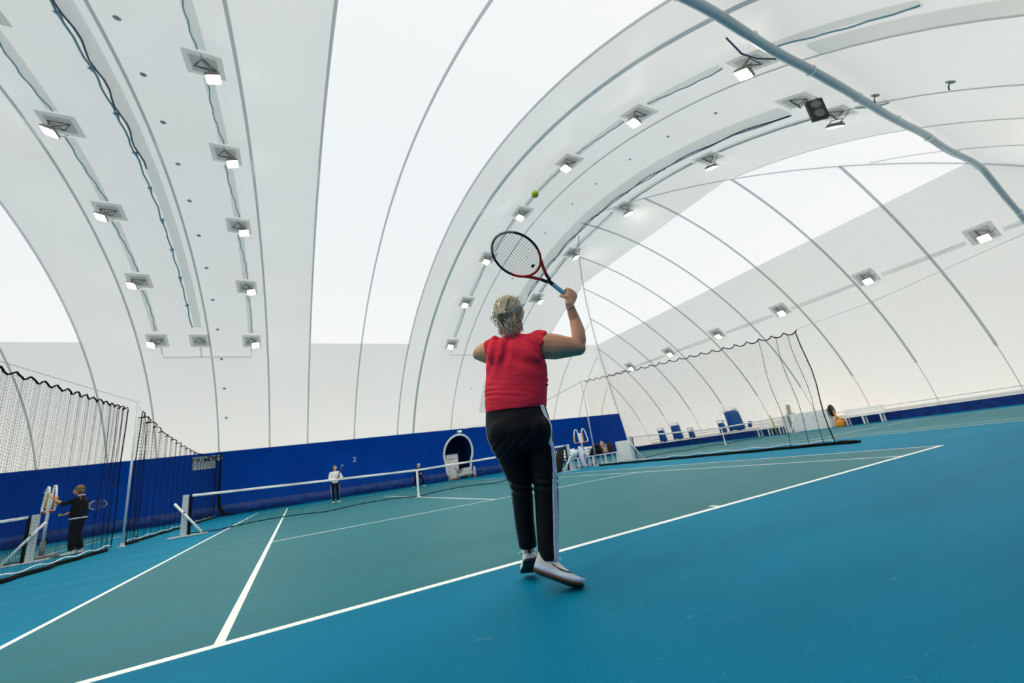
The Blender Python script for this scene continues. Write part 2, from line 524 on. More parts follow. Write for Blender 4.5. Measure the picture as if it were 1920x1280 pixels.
# ------------------------------------------------------------------ floor with three painted courts (one sheet, cut along the paint edges)
CX = (-15.7, 0.0, 16.3)
ex = sorted(set([-36.2, 25.6] + [round(c + s * w, 4) for c in CX for w in (5.485, 5.435, 4.115, 4.065, .025) for s in (-1, 1)]))
ey = sorted([-5.8, 29.3, 0, .07, .17, 5.46, 5.51, 11.885, 18.26, 18.31, 23.6, 23.7, 23.77])
fl = MB()
for i in range(len(ex) - 1):
    for j in range(len(ey) - 1):
        x, y = (ex[i] + ex[i + 1]) / 2, (ey[j] + ey[j + 1]) / 2
        mi = 0
        for c in CX:
            q = abs(x - c)
            if q < 5.485 and 0 < y < 23.77:
                mi = 1
                if y < .07 or y > 23.7: mi = 2
                elif q > 5.435 or 4.065 < q < 4.115: mi = 2
                elif q < 4.065 and (5.46 < y < 5.51 or 18.26 < y < 18.31): mi = 2
                elif q < .025 and (5.46 < y < 18.31 or y < .17 or y > 23.6): mi = 2
        fl.add([(ex[i], ey[j], 0), (ex[i + 1], ey[j], 0), (ex[i + 1], ey[j + 1], 0), (ex[i], ey[j + 1], 0)], [(0, 1, 2, 3)], mi)
weld(struct(fl.build('floor', [M['blue_floor'], M['green_floor'], M['line']], fix=False)))

# ------------------------------------------------------------------ seams of the dome
def ang_path(a0=0, a1=PI, n=60):      # y, z along the barrel section, far foot -> near foot
    out = []
    for k in range(n + 1):
        a = a0 + (a1 - a0) * k / n
        c = math.cos(a)
        y = YC + (AF if c > 0 else AN) * (1 if c > 0 else -1) * abs(c) ** (2 / NB)
        out.append((y, b_z(y)))
    return out
def ribbon(mb, pts, normals, side, w, th=.012, mi=0):
    vs = []
    for q, n_ in zip(pts, normals):
        s = side - n_ * side.dot(n_); s.normalize()
        a, b = q + n_ * .004, q + n_ * (.004 + th)
        vs += [a - s * w / 2, b - s * w / 2 * .9, b + s * w / 2 * .9, a + s * w / 2]
    fs = []
    for k in range(len(pts) - 1):
        for e_ in range(4): fs.append((4 * k + e_, 4 * k + (e_ + 1) % 4, 4 * k + 4 + (e_ + 1) % 4, 4 * k + 4 + e_))
    fs += [(0, 1, 2, 3), (4 * len(pts) - 1, 4 * len(pts) - 2, 4 * len(pts) - 3, 4 * len(pts) - 4)]
    mb.add(vs, fs, mi)
XA = V((1, 0, 0)); YA = V((0, 1, 0))
ntrim = [0]
def trim(mb, m):
    ntrim[0] += 1
    return struct(mb.build('trim_%d' % ntrim[0], m, smooth=False))
def barrel_seam(x, w=.085, m='seam', zmin=3.75, n=70):
    P = [(y, z) for y, z in ang_path(n=n) if z >= zmin + .05 and (-XL <= x <= X0 or z <= e_z(x) + .02)]
    P = [(b_y(zmin), zmin)] + P + [(b_y(zmin, False), zmin)]
    runs = [[], []]
    for y, z in P: runs[0 if y > YC else 1].append((y, z))
    if -XL <= x <= X0: runs = [P]
    mb = MB()
    for r_ in runs:
        if len(r_) > 1: ribbon(mb, [V((x, y, z)) for y, z in r_], [b_n(y, z) for y, z in r_], XA, w)
    return trim(mb, M[m])
for x in (-18.6, -15.75, -12.98, -10.85, -7.88, -5.2, -3.02, -.1, 2.88): barrel_seam(x, .085 if abs(x) != 5.2 else .09)
barrel_seam(4.05, .15, 'seam_blue')
for x in (7.0, 10.75, 13.55, 16.6, 19.4, 22.0): barrel_seam(x, .07)
def end_seam(y, w=.11, sx=1, zlow=2.9):
    P = []
    zt = b_z(y)
    z = .5
    while z < zt:
        P.append(z); z += .22
    P.append(zt)
    mb = MB()
    for lo, hi, ww in ((0, zlow, .035), (zlow, 99, w)):
        q = [z for z in P if lo - .23 < z < hi]
        if len(q) > 1: ribbon(mb, [V((sx * e_x(z), y, z)) for z in q], [e_n(sx * e_x(z), z) for z in q], YA, ww)
    return trim(mb, M['seam'])
for k in range(10): end_seam(.15 + 2.9 * k)
for k in (-1, -2): end_seam(.15 + 2.9 * k)
# hips where the end panels meet the barrel
for sy in (True, False):
    zz = [z for z in levels if .4 < z < H - .01]
    mb = MB()
    P = [V((e_x(z), b_y(z, sy), z)) for z in zz]
    N_ = [(e_n(e_x(z), z) + b_n(b_y(z, sy), z)).normalized() for z in zz]
    T = (P[-1] - P[0]); side = V((T.y, -T.x, 0)).normalized()
    ribbon(mb, P, N_, side, .07); trim(mb, M['seam'])
# white ledge over the blue strip of the right end wall
mb = MB(); mb.tube([(e_x(.56) - .10, y, .56) for y in (-4, 5, 14, 26)], .075, 8); trim(mb, M['conduit'])
mb = MB(); mb.tube([(e_x(.8) - .10, y, .80 + .006 * math.sin(y)) for y in (-4, 5, 14, 26)], .02, 6); trim(mb, M['seam'])

# ------------------------------------------------------------------ floodlights on the ceiling
def frame_b(x, y):          # local x across the arch, y along the arch, z into the hall
    z = b_z(y); n = b_n(y, z); t = n.cross(XA).normalized()
    Mx = Matrix((XA, t, n)).transposed().to_4x4(); Mx.translation = V((x, y, z)); return Mx
def frame_e(y, z):          # on the right end: local x along the row, z into the hall
    x = e_x(z); n = e_n(x, z); t = n.cross(YA).normalized()
    Mx = Matrix((YA, t, n)).transposed().to_4x4(); Mx.translation = V((x, y, z)); return Mx
def make_lamp(lamp=True, end=False):
    t = thing('floodlight', '', 'floodlight')
    p = MB(); p.box((0, 0, .03), (.86, .86, .02)); p.box((0, 0, .045), (.60, .60, .012)); p.build('mounting_plate', M['plate'], t)
    b = MB()
    d = .32 if not end else .10
    for a, c in (((-.24, -.1, .05), (.2, 0, d * .55)), ((.26, -.1, .05), (.2, 0, d * .55)), ((-.24, -.1, .05), (.26, -.1, .05)), ((.0, .24, .05), (.2, 0, d * .55)),
                 ((-.24, -.1, .05), (0, .24, .05)), ((.26, -.1, .05), (0, .24, .05))):
        b.tube([a, c], .013, 6)
    if lamp:
        b.tube([(.2, -.16, d * .55), (.2, .16, d * .55)], .012, 6)
        for sy in (-.16, .16): b.tube([(.2, sy, d * .55), (.20, sy, d)], .012, 6)
    b.build('bracket', M['steel'], t)
    if lamp:
        rot = Matrix.Rotation(.30 if not end else 0, 3, 'Y')
        c0 = V((.20, 0, d + .03))
        h = MB(); h.box(c0, (.34, .36, .07), 0, rot)
        for k in range(6): h.box(c0 + rot @ V((0, -.14 + .056 * k, -.05)), (.30, .012, .05), 0, rot)
        ho = h.build('lamp_housing', M['lampbody'], t)
        l = MB(); l.box(c0 + rot @ V((0, 0, .040)), (.29, .31, .014), 0, rot)
        l.build('led_panel', M['led'] if not end else M['led_end'], ho)
        cb = MB(); cb.tube([(.2, .05, d), (.05, .3, d * .7), (-.02, .42, .06)], .010, 6); cb.build('power_cable', M['steel'], t)
    return t
FLIP = Matrix.Rotation(PI, 4, 'Z')
def lamp_row(xs_, ys_, flip, row, group, names):
    for k, (x, y) in enumerate(zip(xs_, ys_)):
        o = copy_tree(LAMP)
        place(o, frame_b(x, y) @ (FLIP if flip else Matrix()))
        tag(o, names(k, len(ys_)), 'floodlight', group)
LAMP = make_lamp()
YL = [22.85, 19.3, 15.4, 11.4, 7.5]
YF = YL + [3.6, .1, -2.9]          # the rows run on over the camera to the near wall
lamp_row([-10.05] * 8, YF, True, 'a', 'floodlights of the leftmost row',
         lambda k, n: 'ceiling floodlight in the leftmost row of lamps, %s from the bottom' % ORD[k])
lamp_row([-5.95] * 8, YF, False, 'b', 'floodlights of the second row from the left',
         lambda k, n: 'ceiling floodlight in the second row of lamps from the left, %s from the bottom' % ORD[k])
YC_ = [22.95, 19.45, 15.6, 11.7, 7.6, 4.1, .78]
lamp_row([5.85, 5.83, 5.8, 6.0, 5.9, 6.05, 6.22], YC_, True, 'c', 'floodlights of the curved row over the player',
         lambda k, n: 'ceiling floodlight in the curved row behind the tennis ball, %s from the bottom' % ORD[k])
YD = [18.75, 14.3, 9.8, 5.1, 1.0]
lamp_row([10.6, 10.7, 10.85, 10.85, 10.7, 10.7], YD + [-2.6], False, 'd', 'floodlights of the inner curved row',
         lambda k, n: 'ceiling floodlight with its housing hanging clear, inner curved row, %s from the bottom' % ORD[k])
for o in list(LAMP.children_recursive): bpy.data.objects.remove(o)
bpy.data.objects.remove(LAMP)
LAMP = make_lamp(True, True)
for k, y in enumerate((22.5, 18.25, 14.0, 9.72, 5.4, 1.3)):
    o = LAMP if k == 5 else copy_tree(LAMP)
    place(o, frame_e(y, 6.9) @ Matrix.Rotation(PI / 2, 4, 'Z') @ Matrix.Translation((-.20, 0, 0)))
    tag(o, 'floodlight on the right end wall, %s from the left along the straight row' % ORD[k], 'floodlight', 'floodlights of the straight row on the right wall')
E1 = make_lamp(False)
place(E1, frame_b(-8.3, 22.85)); tag(E1, 'empty square lamp plate between the lowest lamps of the two left rows', 'lamp plate')
E1.name = 'lamp_plate'
E2 = copy_tree(E1); place(E2, frame_b(9.15, 1.2)); tag(E2, 'empty lamp plate above the hanging black speaker', 'lamp plate')
E3 = copy_tree(E1); place(E3, frame_b(-8.4, 7.2) @ Matrix.Translation((-1.6 * 0, 0, 0)))
bpy.data.objects.remove(E3) if False else None
for o in [E3] + list(E3.children_recursive): bpy.data.objects.remove(o)

# clear sleeves that carry the lamp cables along the arches
def sleeve(x0, x1, ylist, where, w=.26, end=False):
    for k in range(len(ylist) - 1):
        t = thing('cable_sleeve', 'clear cable sleeve, ' + where + ', %s stretch from the far end' % ORD[k], 'cable sleeve', (0, 0, 0), 0, 'cable sleeves along the lamp rows')
        mb, cb = MB(), MB()
        a, b = ylist[k], ylist[k + 1]
        n = 14
        m_ = min(.3, .55 / abs(b - a))
        pts, nr, cp = [], [], []
        for i in range(n + 1):
            y = a + (b - a) * (m_ + (1 - 2 * m_) * i / n)
            if end:
                x = e_x(6.9); P, N_ = V((x, y, 6.9)), e_n(x, 6.9)
            else:
                x = x0 + (x1 - x0) * k / max(1, len(ylist) - 2); P, N_ = b_pt(x, y), b_n(y, b_z(y))
            pts.append(P); nr.append(N_)
            sd = XA if not end else V((0, 0, 1))
            cp.append(P + N_ * (.045 + .05 * math.sin(PI * i / n)) + sd * (w * .30 * math.sin(PI * i / n * 1.0 + k) + .02 * math.sin(i * 1.7)))
        ribbon(mb, pts, nr, XA if not end else V((0, 0, 1)), w, .03)
        cb.tube(cp, .020, 6)
        mb.build('clear_sleeve', M['sleeve'], t); cb.build('lamp_cable', M['cable_blue'] if not end else M['sleeve'], t, True)
sleeve(-10.05, -10.05, YL + [3.6], 'leftmost lamp row')
sleeve(-5.95, -5.95, YL + [3.6, .2], 'second lamp row from left')
sleeve(5.9, 5.9, YC_ + [-2.5], 'curved lamp row behind ball')
sleeve(10.6, 10.75, YD + [-.6], 'inner row of hanging lamps')
sleeve(0, 0, [26.0, 22.5, 18.25, 14.0, 9.72, 5.4, 1.3, -2.2], 'straight row of right wall', .24, True)

# pale fabric ducts with a cable and tie points along one edge
def banner(x, w, y0, y1, sgn, label, navy_from):
    t = thing('fabric_duct', label, 'fabric duct')
    mb, eb, nb, tri = MB(), MB(), MB(), MB()
    n = 60
    P, N_, E_, Q_ = [], [], [], []
    for i in range(n + 1):
        y = y0 + (y1 - y0) * i / n
        p_, n_ = b_pt(x, y), b_n(y, b_z(y))
        P.append(p_); N_.append(n_)
        E_.append(p_ + n_ * (.07 + .02 * math.sin(i * 1.1)) + XA * sgn * (w / 2 + .05 + .05 * math.sin(i * .9) ** 2))
        Q_.append(p_ + n_ * .09 + XA * sgn * (w / 2 - .04 + .05 * math.sin(i * 1.3)))
    ribbon(mb, P, N_, XA, w, .05)
    mb.build('duct_strip', M['sleeve'], t)
    eb.tube(E_, .028, 6); eb.build('edge_cord', M['cable_blue'], t, True)
    nb.tube(Q_[int(n * navy_from):], .024, 6); nb.build('navy_cable', M['cable_navy'], t, True)
    for i in range(4, n - 1, 5):
        q, n_ = P[i], N_[i]; tn_ = n_.cross(XA).normalized()
        a = q + n_ * .08
        tri = MB(); tri.add([a + XA * sgn * (w / 2 - .02) + tn_ * .12, a + XA * sgn * (w / 2 + .16) + tn_ * .02, a + XA * sgn * (w / 2 + .05) - tn_ * .22,
                 a + n_ * .015 + XA * sgn * (w / 2 + .05)], [(0, 1, 2), (0, 1, 3), (1, 2, 3), (0, 2, 3)])
        tri.build('tie_tab', M['cable_blue'], t)
banner(-8.28, .34, 22.0, 1.5, -1, 'pale fabric duct with a blue edge cord and triangular ties on the left ceiling', .45)
banner(9.55, .62, 27.6, 1.72, 1, 'broad pale fabric duct with a navy cable curving up to the black speaker', .35)
mb = MB()
P = [b_pt(6.6, -.25 - .1 * k) for k in range(30)]
ribbon(mb, P, [b_n(q.y, q.z) for q in P], XA, .55, .05)
o = mb.build('fabric_duct', M['sleeve']); tag(o, 'wide pale fabric duct band on the ceiling at the upper right beyond the long tube', 'fabric duct')

# long tube under the ceiling
t = thing('ceiling_tube', 'long grey-blue tube slung along the ceiling at the upper right', 'ceiling tube')
mb, st, fl_ = MB(), MB(), MB()
yt = .12
zt = lambda x: min(b_z(yt), e_z(x)) - .24 + .006 * max(0, x - 8)
P = [V((x, yt + .02 * math.sin(x * 1.3), zt(x) - .05 * abs(math.sin(x * .9)))) for x in [2.0 + .4 * k for k in range(54)]]
mb.tube(P, .095, 12); mb.build('tube', M['duct'], t, True)
for x in [2.6 + 2.3 * k for k in range(9)]:
    st = MB(); z = zt(x); st.tube([(x + .0, yt + .105 * math.cos(a), z - .02 + .105 * math.sin(a)) for a in [2 * PI * q / 12 for q in range(12)]], .018, 5, closed=True)
    st.build('strap', M['white'], t)
for k in range(len(P) - 1):
    a, b = P[k], P[k + 1]
    fl_.add([a + V((0, .02, .12)), b + V((0, .02, .12)), V((b.x, yt + .1, min(b_z(yt + .1), e_z(b.x)) - .01)), V((a.x, yt + .1, min(b_z(yt + .1), e_z(a.x)) - .01))], [(0, 1, 2, 3)])
fl_.build('hanging_flap', M['seam_blue'], t)
mb = MB(); mb.tube([V((4.2, .3, zt(4.2) - .15)), V((4.6, .3, zt(4.6) - .42)), V((5.2, .3, zt(5.2) - .30)), V((5.8, .2, zt(5.8) - .17))], .018, 6)
mb.build('loose_cable', M['cable_navy'], t, True)

# black speaker hung under the ceiling
sp_ = b_pt(9.22, .92)
t = thing('hanging_speaker', 'flat black speaker box hung from the ceiling near the long tube', 'speaker', sp_)
rz_ = Matrix.Rotation(.85, 3, 'Z')
q = MB(); q.box((0, 0, -.47), (.12, .42, .66), 0, rz_); q.build('cabinet', M['black'], t, bevel=.02)
for zz_ in (-.62, -.32):
    q = MB(); q.lathe(rz_ @ V((-.06, 0, 0)) + V((0, 0, zz_)), [(.13, 0), (.12, .010), (.05, .004)], 16, 0, rz_ @ Matrix.Rotation(-PI / 2, 3, 'Y')); q.build('speaker_cone', M['steel'], t)
for sy in (-.12, .12):
    q = MB(); w_ = rz_ @ V((0, sy, 0)); q.tube([w_ + V((0, 0, -.15)), w_ + V((0, 0, -.01))], .012, 6); q.build('hanger', M['steel'], t)

# small grey discs in the membrane
def disc(x, y, label, group, r=.075):
    q = MB(); q.lathe((0, 0, 0), [(r, 0), (r, .012), (r * .55, .03), (r * .2, .035)], 16)
    o = q.build('vent_disc', M['grey_disc'], smooth=True); place(o, frame_b(x, y)); tag(o, label, 'vent disc', group)
M['grey_disc'] = mat('grey_disc', (.36, .40, .41), .5)
DL = [6.7, 8.53, 10.43, 12.36, 14.29, 16.27, 18.25, 20.27, 22.15, 23.96, 25.6, 27.0]
for k, y in enumerate(DL):
    disc(-7.45, y, 'small grey vent disc in the left ceiling, %s from the top of the line' % ORD[k], 'vent discs of the left ceiling line')
DR = [2.91, 4.7, 6.55, 8.63, 10.44, 13.05, 15.2, 17.2]
for k, y in enumerate(DR):
    disc(8.1, y, 'tiny grey vent disc beside the broad fabric duct, %s from the top' % ORD[k], 'vent discs beside the broad duct', .055)
for k, (x, y, lb) in enumerate(((8.35, 24.2, 'vent disc low on the far wall beside the lit curved row'), (8.2, 26.2, 'lowest vent disc on the far wall above the doorway'))):
    disc(x, y, lb, 'vent discs beside the broad duct', .055)
for (x, y, lb) in ((10.17, -.05, 'small black ceiling hook just beyond the long tube'), (10.1, -1.3, 'small black ceiling hook near the right edge')):
    t = thing('ceiling_hook', lb, 'hook'); place(t, frame_b(x, y))
    q = MB(); q.lathe((0, 0, 0), [(.10, 0), (.09, .02), (.02, .04)], 14); q.build('hook_base', M['grey_disc'], t)
    q = MB(); q.tube([(0, 0, .03), (0, 0, .10), (.05, .02, .16), (.1, .02, .15)], .014, 6); q.build('hook_arm', M['black'], t)

# white conduits joining the foot of the lamp rows
def conduit(xa, xb, xm, lb):
    q = MB(); y = 23.75; z = b_z(y) - .0
    p = lambda x, yy: b_pt(x, yy, .13)
    q.tube([p(xa, 23.2), p(xa, y), p(xb, y), p(xb, 23.2)], .045, 6)
    q.tube([p(xm, 23.2), p(xm, y)], .045, 6)
    o = q.build('cable_conduit', M['conduit']); tag(o, lb, 'conduit')
conduit(-9.95, -6.0, -8.3, 'white three-legged conduit under the lowest lamps at left')
conduit(5.9, 10.6, 9.5, 'white conduit running right from the lowest lamp behind the player')

# ------------------------------------------------------------------ nets
def netting(pt, nu, nv, r, mi=0, mb=None):
    mb = mb or MB()
    G = [[pt(i, j) for j in range(nv + 1)] for i in range(nu + 1)]
    def strand(L):
        vs = []
        for k, q in enumerate(L):
            t = (L[min(k + 1, len(L) - 1)] - L[max(k - 1, 0)])
            e1 = t.cross(V((.3, .2, 1)) if abs(t.normalized().z) < .8 else V((.2, 1, 0))); e1.normalize(); e2 = t.normalized().cross(e1)
            for a in (0, 2.094, 4.189): vs.append(q + e1 * math.cos(a) * r + e2 * math.sin(a) * r)
        fs = []
        for k in range(len(L) - 1):
            for a in range(3): fs.append((3 * k + a, 3 * k + (a + 1) % 3, 3 * k + 3 + (a + 1) % 3, 3 * k + 3 + a))
        mb.add(vs, fs, mi)
    for i in range(nu + 1): strand(G[i])
    for j in range(nv + 1): strand([G[i][j] for i in range(nu + 1)])
    return mb
NY = 11.885
def tennis_net(cx, w, lab, rr=.0019, cell_=.048):
    t = thing('tennis_net', lab, 'tennis net', (cx, NY, 0))
    top = lambda x: .914 + (1.07 - .914) * min(1, abs(x) / (w - .12)) ** 1.15
    bot = lambda x: .035 + .06 * abs(math.sin(x * 1.1)) * (1 if abs(x) > .4 else 0)
    W_ = w - .14
    nu, nv = int(2 * W_ / cell_), 20
    pt = lambda i, j: V((-W_ + 2 * W_ * i / nu, .008 * math.sin(i * .21), bot(-W_ + 2 * W_ * i / nu) + (top(-W_ + 2 * W_ * i / nu) - bot(-W_ + 2 * W_ * i / nu)) * j / nv))
    netting(pt, nu, nv, rr).build('netting', M['net'], t, fix=False)
    hb = MB()
    xs_ = [-W_ + 2 * W_ * k / 60 for k in range(61)]
    hb.tube([(x, 0, top(x) - .03) for x in xs_], .008, 8, side=(0, 1, 0), ry=.034); hb.build('headband', M['tape'], t, True)
    bb = MB(); bb.tube([(x, 0, bot(x)) for x in xs_], .014, 6); bb.build('bottom_cord', M['rope'], t, True)
    for s in (-1, 1):
        eb = MB(); eb.box((s * (W_ + .02), 0, .52), (.07, .012, 1.0)); eb.build('side_band', M['rope'], t)
    cs = MB(); cs.box((0, -.012, .46), (.07, .012, .92)); cs.box((0, -.012, .012), (.16, .10, .02)); cs.build('center_strap', M['tape'], t)
    return t
def net_post(x, inward, lab, group=None):
    t = thing('net_post', lab, 'net post', (x, NY, 0), 0, group)
    q = MB(); q.box((0, 0, .55), (.13, .10, 1.06)); q.build('upright', M['grey_post'], t, bevel=.012)
    q = MB(); q.box((inward * .12, 0, .02), (.86, .34, .035)); q.build('base_plate', M['grey_post'], t, bevel=.006)
    q = MB(); q.tube([(-inward * .22, -.10, .88), (inward * .42, -.10, .06)], .030, 8); q.build('brace', M['white'], t, True)
    q = MB(); q.lathe((0, -.07, .62), [(.03, 0), (.03, .05), (.018, .06)], 10, 0, Matrix.Rotation(PI / 2, 3, 'X')); q.build('tension_winch', M['steel'], t)
    return t
tennis_net(0, 6.4, 'tennis net with white headband across the middle court')
tennis_net(-15.7, 6.4, 'tennis net on the neighbouring court at the left edge', .0020)
tennis_net(16.3, 6.4, 'tennis net on the neighbouring court at the right, below the blue flaps', .0014)
net_post(-6.4, 1, 'pale grey net post at the left end of the middle net')
net_post(6.4, -1, 'pale grey net post at the right end of the middle net beside a bench')
net_post(-9.3, -1, 'pale grey net post at the left edge near the woman in dark clothes')
net_post(9.9, 1, 'net post of the right court hidden behind the white panel')
net_post(22.7, -1, 'far net post of the right court beside the long white box')

def divider(name_lab, X, y0, y1, ztop, amp, wav, cell_, rr, ends, z0=.06, gather=.25):
    t = thing('divider_net', name_lab, 'divider net')
    Ln = y1 - y0
    nu = int(Ln / cell_)
    def yy(u):                   # folds crowd together towards the gathered ends
        s = u
        if 'b' in ends: s = s + gather * .3 * (math.sin(PI * u) * u)
        if 'a' in ends: s = s - gather * .3 * (math.sin(PI * u) * (1 - u))
        return y0 + Ln * s
    def lat(u, v):
        k = amp * (1 + 1.2 * ((u ** 6 if 'b' in ends else 0) + ((1 - u) ** 6 if 'a' in ends else 0)))
        return k * (math.sin(2 * PI * u * Ln / wav + .6 * math.sin(u * 21)) * (.55 + .45 * v) + .4 * math.sin(2 * PI * u * Ln / wav * 2.3 + v))
    sc = lambda u: -.09 * abs(math.sin(PI * u * Ln / wav))
    nv = max(8, int(ztop(y0 + Ln / 2) / cell_))
    def pt(i, j):
        u, v = i / nu, j / nv
        y = yy(u); zt_ = ztop(y) + sc(u)
        return V((X + lat(u, v), y, z0 + (zt_ - z0) * v))
    netting(pt, nu, nv, rr).build('netting', M['netgrey'], t, fix=False)
    n2 = int(Ln / (wav / 8))
    q = MB(); q.tube([V((X + lat(k / n2, 1), yy(k / n2), ztop(yy(k / n2)) + sc(k / n2))) for k in range(n2 + 1)], .017, 5); q.build('top_rope', M['rope'], t)
    q = MB(); q.tube([V((X + .05 * math.sin(k * .8) + .03 * math.sin(k * .37), y0 + Ln * k / 60, .035)) for k in range(61)], .038, 6); q.build('weighted_hem', M['rope'], t)
    q = MB(); q.tube([V((X + .02, y0 + Ln * k / 60, .11 + .02 * math.sin(k))) for k in range(61)], .010, 5); q.build('hem_line', M['tape'], t)
    for e_, u in (('a', 0), ('b', 1)):
        if e_ in ends:
            q = MB(); s = 1 if e_ == 'a' else -1
            for k in range(4):
                y = y0 + Ln * u + s * .16 * k * (1 + .4 * k)
                q.tube([V((X + lat(u + s * .01 * k, j / 8) * 1.0, y + (0 if j else .0) + .04 * math.sin(j + k), .06 + (ztop(y) - .10) * j / 8)) for j in range(9)], .014 if k == 0 else .007, 5)
            q.build('gathered_edge', M['rope'], t)
    return t
divider('black divider net at the left edge in front of the woman in dark clothes', -7.8, 1.5, 11.6, lambda y: 3.02 + .062 * (y - 3), .014, .42, .055, .0017, 'b')
divider('black divider net sagging from the left pole back to the blue far wall', -7.8, 12.75, 27.6, lambda y: 3.16 + .48 * ((y - 21) / 8.3) ** 2, .05, .75, .09, .0024, 'ab')
divider('black divider net on the right with a free vertical edge', 8.0, 2.75, 12.0, lambda y: 2.98 + .09 * (y - 2.7), .012, .42, .06, .0012, 'a')
q = MB(); q.tube([V((8.0 + .05 * math.sin(k), 2.72 - .07 * k, .03)) for k in range(8)], [.05, .06, .06, .06, .05, .05, .04, .02], 8)
tag(q.build('net_hem_tail', M['rope']), 'black tail of net hem lying on the blue floor at right', 'net hem')
# dark bundle of net tied up at the far wall
t = thing('net_bundle', 'dark bundle of gathered net hanging against the blue far wall', 'net bundle', (-7.75, 27.75, 0))
q = MB(); q.tube([(0, .35, 3.65), (0, .30, 2.6), (.02, .25, 1.2), (.10, .15, .5), (.35, .0, .12), (.9, -.1, .04)], [.05, .06, .075, .11, .10, .03], 10, ry=[.05, .055, .07, .09, .05, .03], rnd=True); q.build('gathered_net', M['net'], t, True)
def pole(x, y, z, lb):
    t = thing('net_pole', lb, 'pole', (x, y, 0))
    q = MB(); q.tube([(0, 0, 0), (0, 0, z)], .027, 12); q.build('tube', M['pole'], t, True)
    q = MB(); q.lathe((0, 0, 0), [(.09, 0), (.09, .015), (.05, .02), (.045, .09)], 14); q.build('foot', M['pole'], t)
    q = MB(); q.tube([(0, 0, z - .05), (0, .09, z - .02), (0, .09, z + .03)], .012, 6); q.build('hook', M['steel'], t)
pole(-7.72, 12.2, 3.82, 'thin galvanised pole between the two left divider nets')
pole(8.1, 12.35, 3.85, 'thin pale pole rising behind the ball counter at right')
def wire(pts, lb, r=.006):
    q = MB(); q.tube(pts, r, 5); tag(q.build('support_cable', M['pole']), lb, 'cable')
wire([(-7.8, 1.5, 3.02), (-7.8, 6, 3.28), (-7.74, 12.2, 3.80)], 'thin steel cable above the left divider net')
wire([(-7.74, 12.2, 3.80), (-7.8, 12.75, 3.68)], 'short cable from the left pole to the sagging net')
wire([(8.0, 2.75, 3.0), (8.0, 1.0, 3.06), (8.05, -2.0, 3.45)], 'thin cable running from the right divider net towards the near wall', .005)
wire([(8.0, 12.0, 3.82), (8.0, 16.5, 3.45), (8.0, 22, 3.3), (8.0, 28.2, 3.7)], 'sagging dark cable from the right divider net to the far wall', .014)

# ------------------------------------------------------------------ people
def frame3(fwd, up):
    f = V(fwd).normalized(); u = V(up); u = (u - f * u.dot(f)).normalized(); return f, u, f.cross(u)
def hand_parts(mb, wrist, d, palm, thumb_side, curls, thumb=(.5, .6, .4), sc=1.0, spread=.0):
    """palm slab, four unequal jointed fingers and a thumb from the side of the palm"""
    d = V(d).normalized(); palm = V(palm); palm = (palm - d * palm.dot(d)).normalized()
    s = V(thumb_side); s = (s - d * s.dot(d) - palm * s.dot(palm)).normalized()
    w = V(wrist)
    mb.tube([w - d * .01 * sc, w + d * .03 * sc, w + d * .085 * sc], [.022 * sc, .036 * sc, .040 * sc], 12, side=s, ry=[.018 * sc, .016 * sc, .0135 * sc], rnd=True)
    offs = (.030, .010, -.010, -.029); lens = (.070, .078, .072, .056)
    for k in range(4):
        q = w + d * (.088 - abs(k - 1.3) * .004) * sc + s * offs[k] * sc
        dd = (d + s * offs[k] * 4 * spread).normalized(); a = 0; pts = [q - dd * .02 * sc]; pts.append(q)
        for j, fr_ in enumerate((.45, .30, .25)):
            a += curls[k][j] if isinstance(curls[k], (tuple, list)) else curls[k]
            q = q + (dd * math.cos(a) + palm * math.sin(a)) * lens[k] * fr_ * sc; pts.append(q)
        mb.tube(pts, [.0095 * sc, .0095 * sc, .0088 * sc, .0080 * sc, .0068 * sc], 8, rnd=True)
    q = w + d * .025 * sc + s * .030 * sc
    t1 = (d * thumb[0] + s * thumb[1] + palm * thumb[2]).normalized()
    t2 = (d * (thumb[0] + .25) + s * (thumb[1] - .55) + palm * (thumb[2] + .25)).normalized()
    mb.tube([w + d * .02 * sc + s * .012 * sc, q, q + t1 * .036 * sc, q + t1 * .036 * sc + t2 * .030 * sc], [.014 * sc, .0125 * sc, .0105 * sc, .0078 * sc], 8, rnd=True)
def head_parts(mb, c, f, u, sc=1.0):
    """skull, jaw, nose, brow, lips and ears around centre c; f = where the face looks"""
    f, u, r = frame3(f, u)
    rot = Matrix((r, f, u)).transposed()
    P = lambda a, b, c_: V(c) + r * a * sc + f * b * sc + u * c_ * sc
    mb.ell(P(0, -.008, .018), (.076 * sc, .095 * sc, .098 * sc), 0, rot)
    mb.ell(P(0, .030, -.040), (.058 * sc, .062 * sc, .076 * sc), 0, rot)
    mb.ell(P(0, .060, -.088), (.028 * sc, .026 * sc, .024 * sc), 0, rot)
    mb.tube([P(0, .088, .012), P(0, .101, -.015), P(0, .108, -.032)], [.009 * sc, .012 * sc, .015 * sc], 8, rnd=True)
    mb.tube([P(-.045, .074, .030), P(0, .088, .034), P(.045, .074, .030)], .010 * sc, 8, rnd=True)
    mb.tube([P(-.022, .080, -.062), P(0, .088, -.060), P(.022, .080, -.062)], .008 * sc, 8, rnd=True)
    for s in (-1, 1):
        mb.ell(P(s * .042, .070, -.018), (.020 * sc, .018 * sc, .018 * sc), 0, rot)
        mb.ell(P(s * .077, -.012, -.012), (.009 * sc, .020 * sc, .031 * sc), 0, rot)
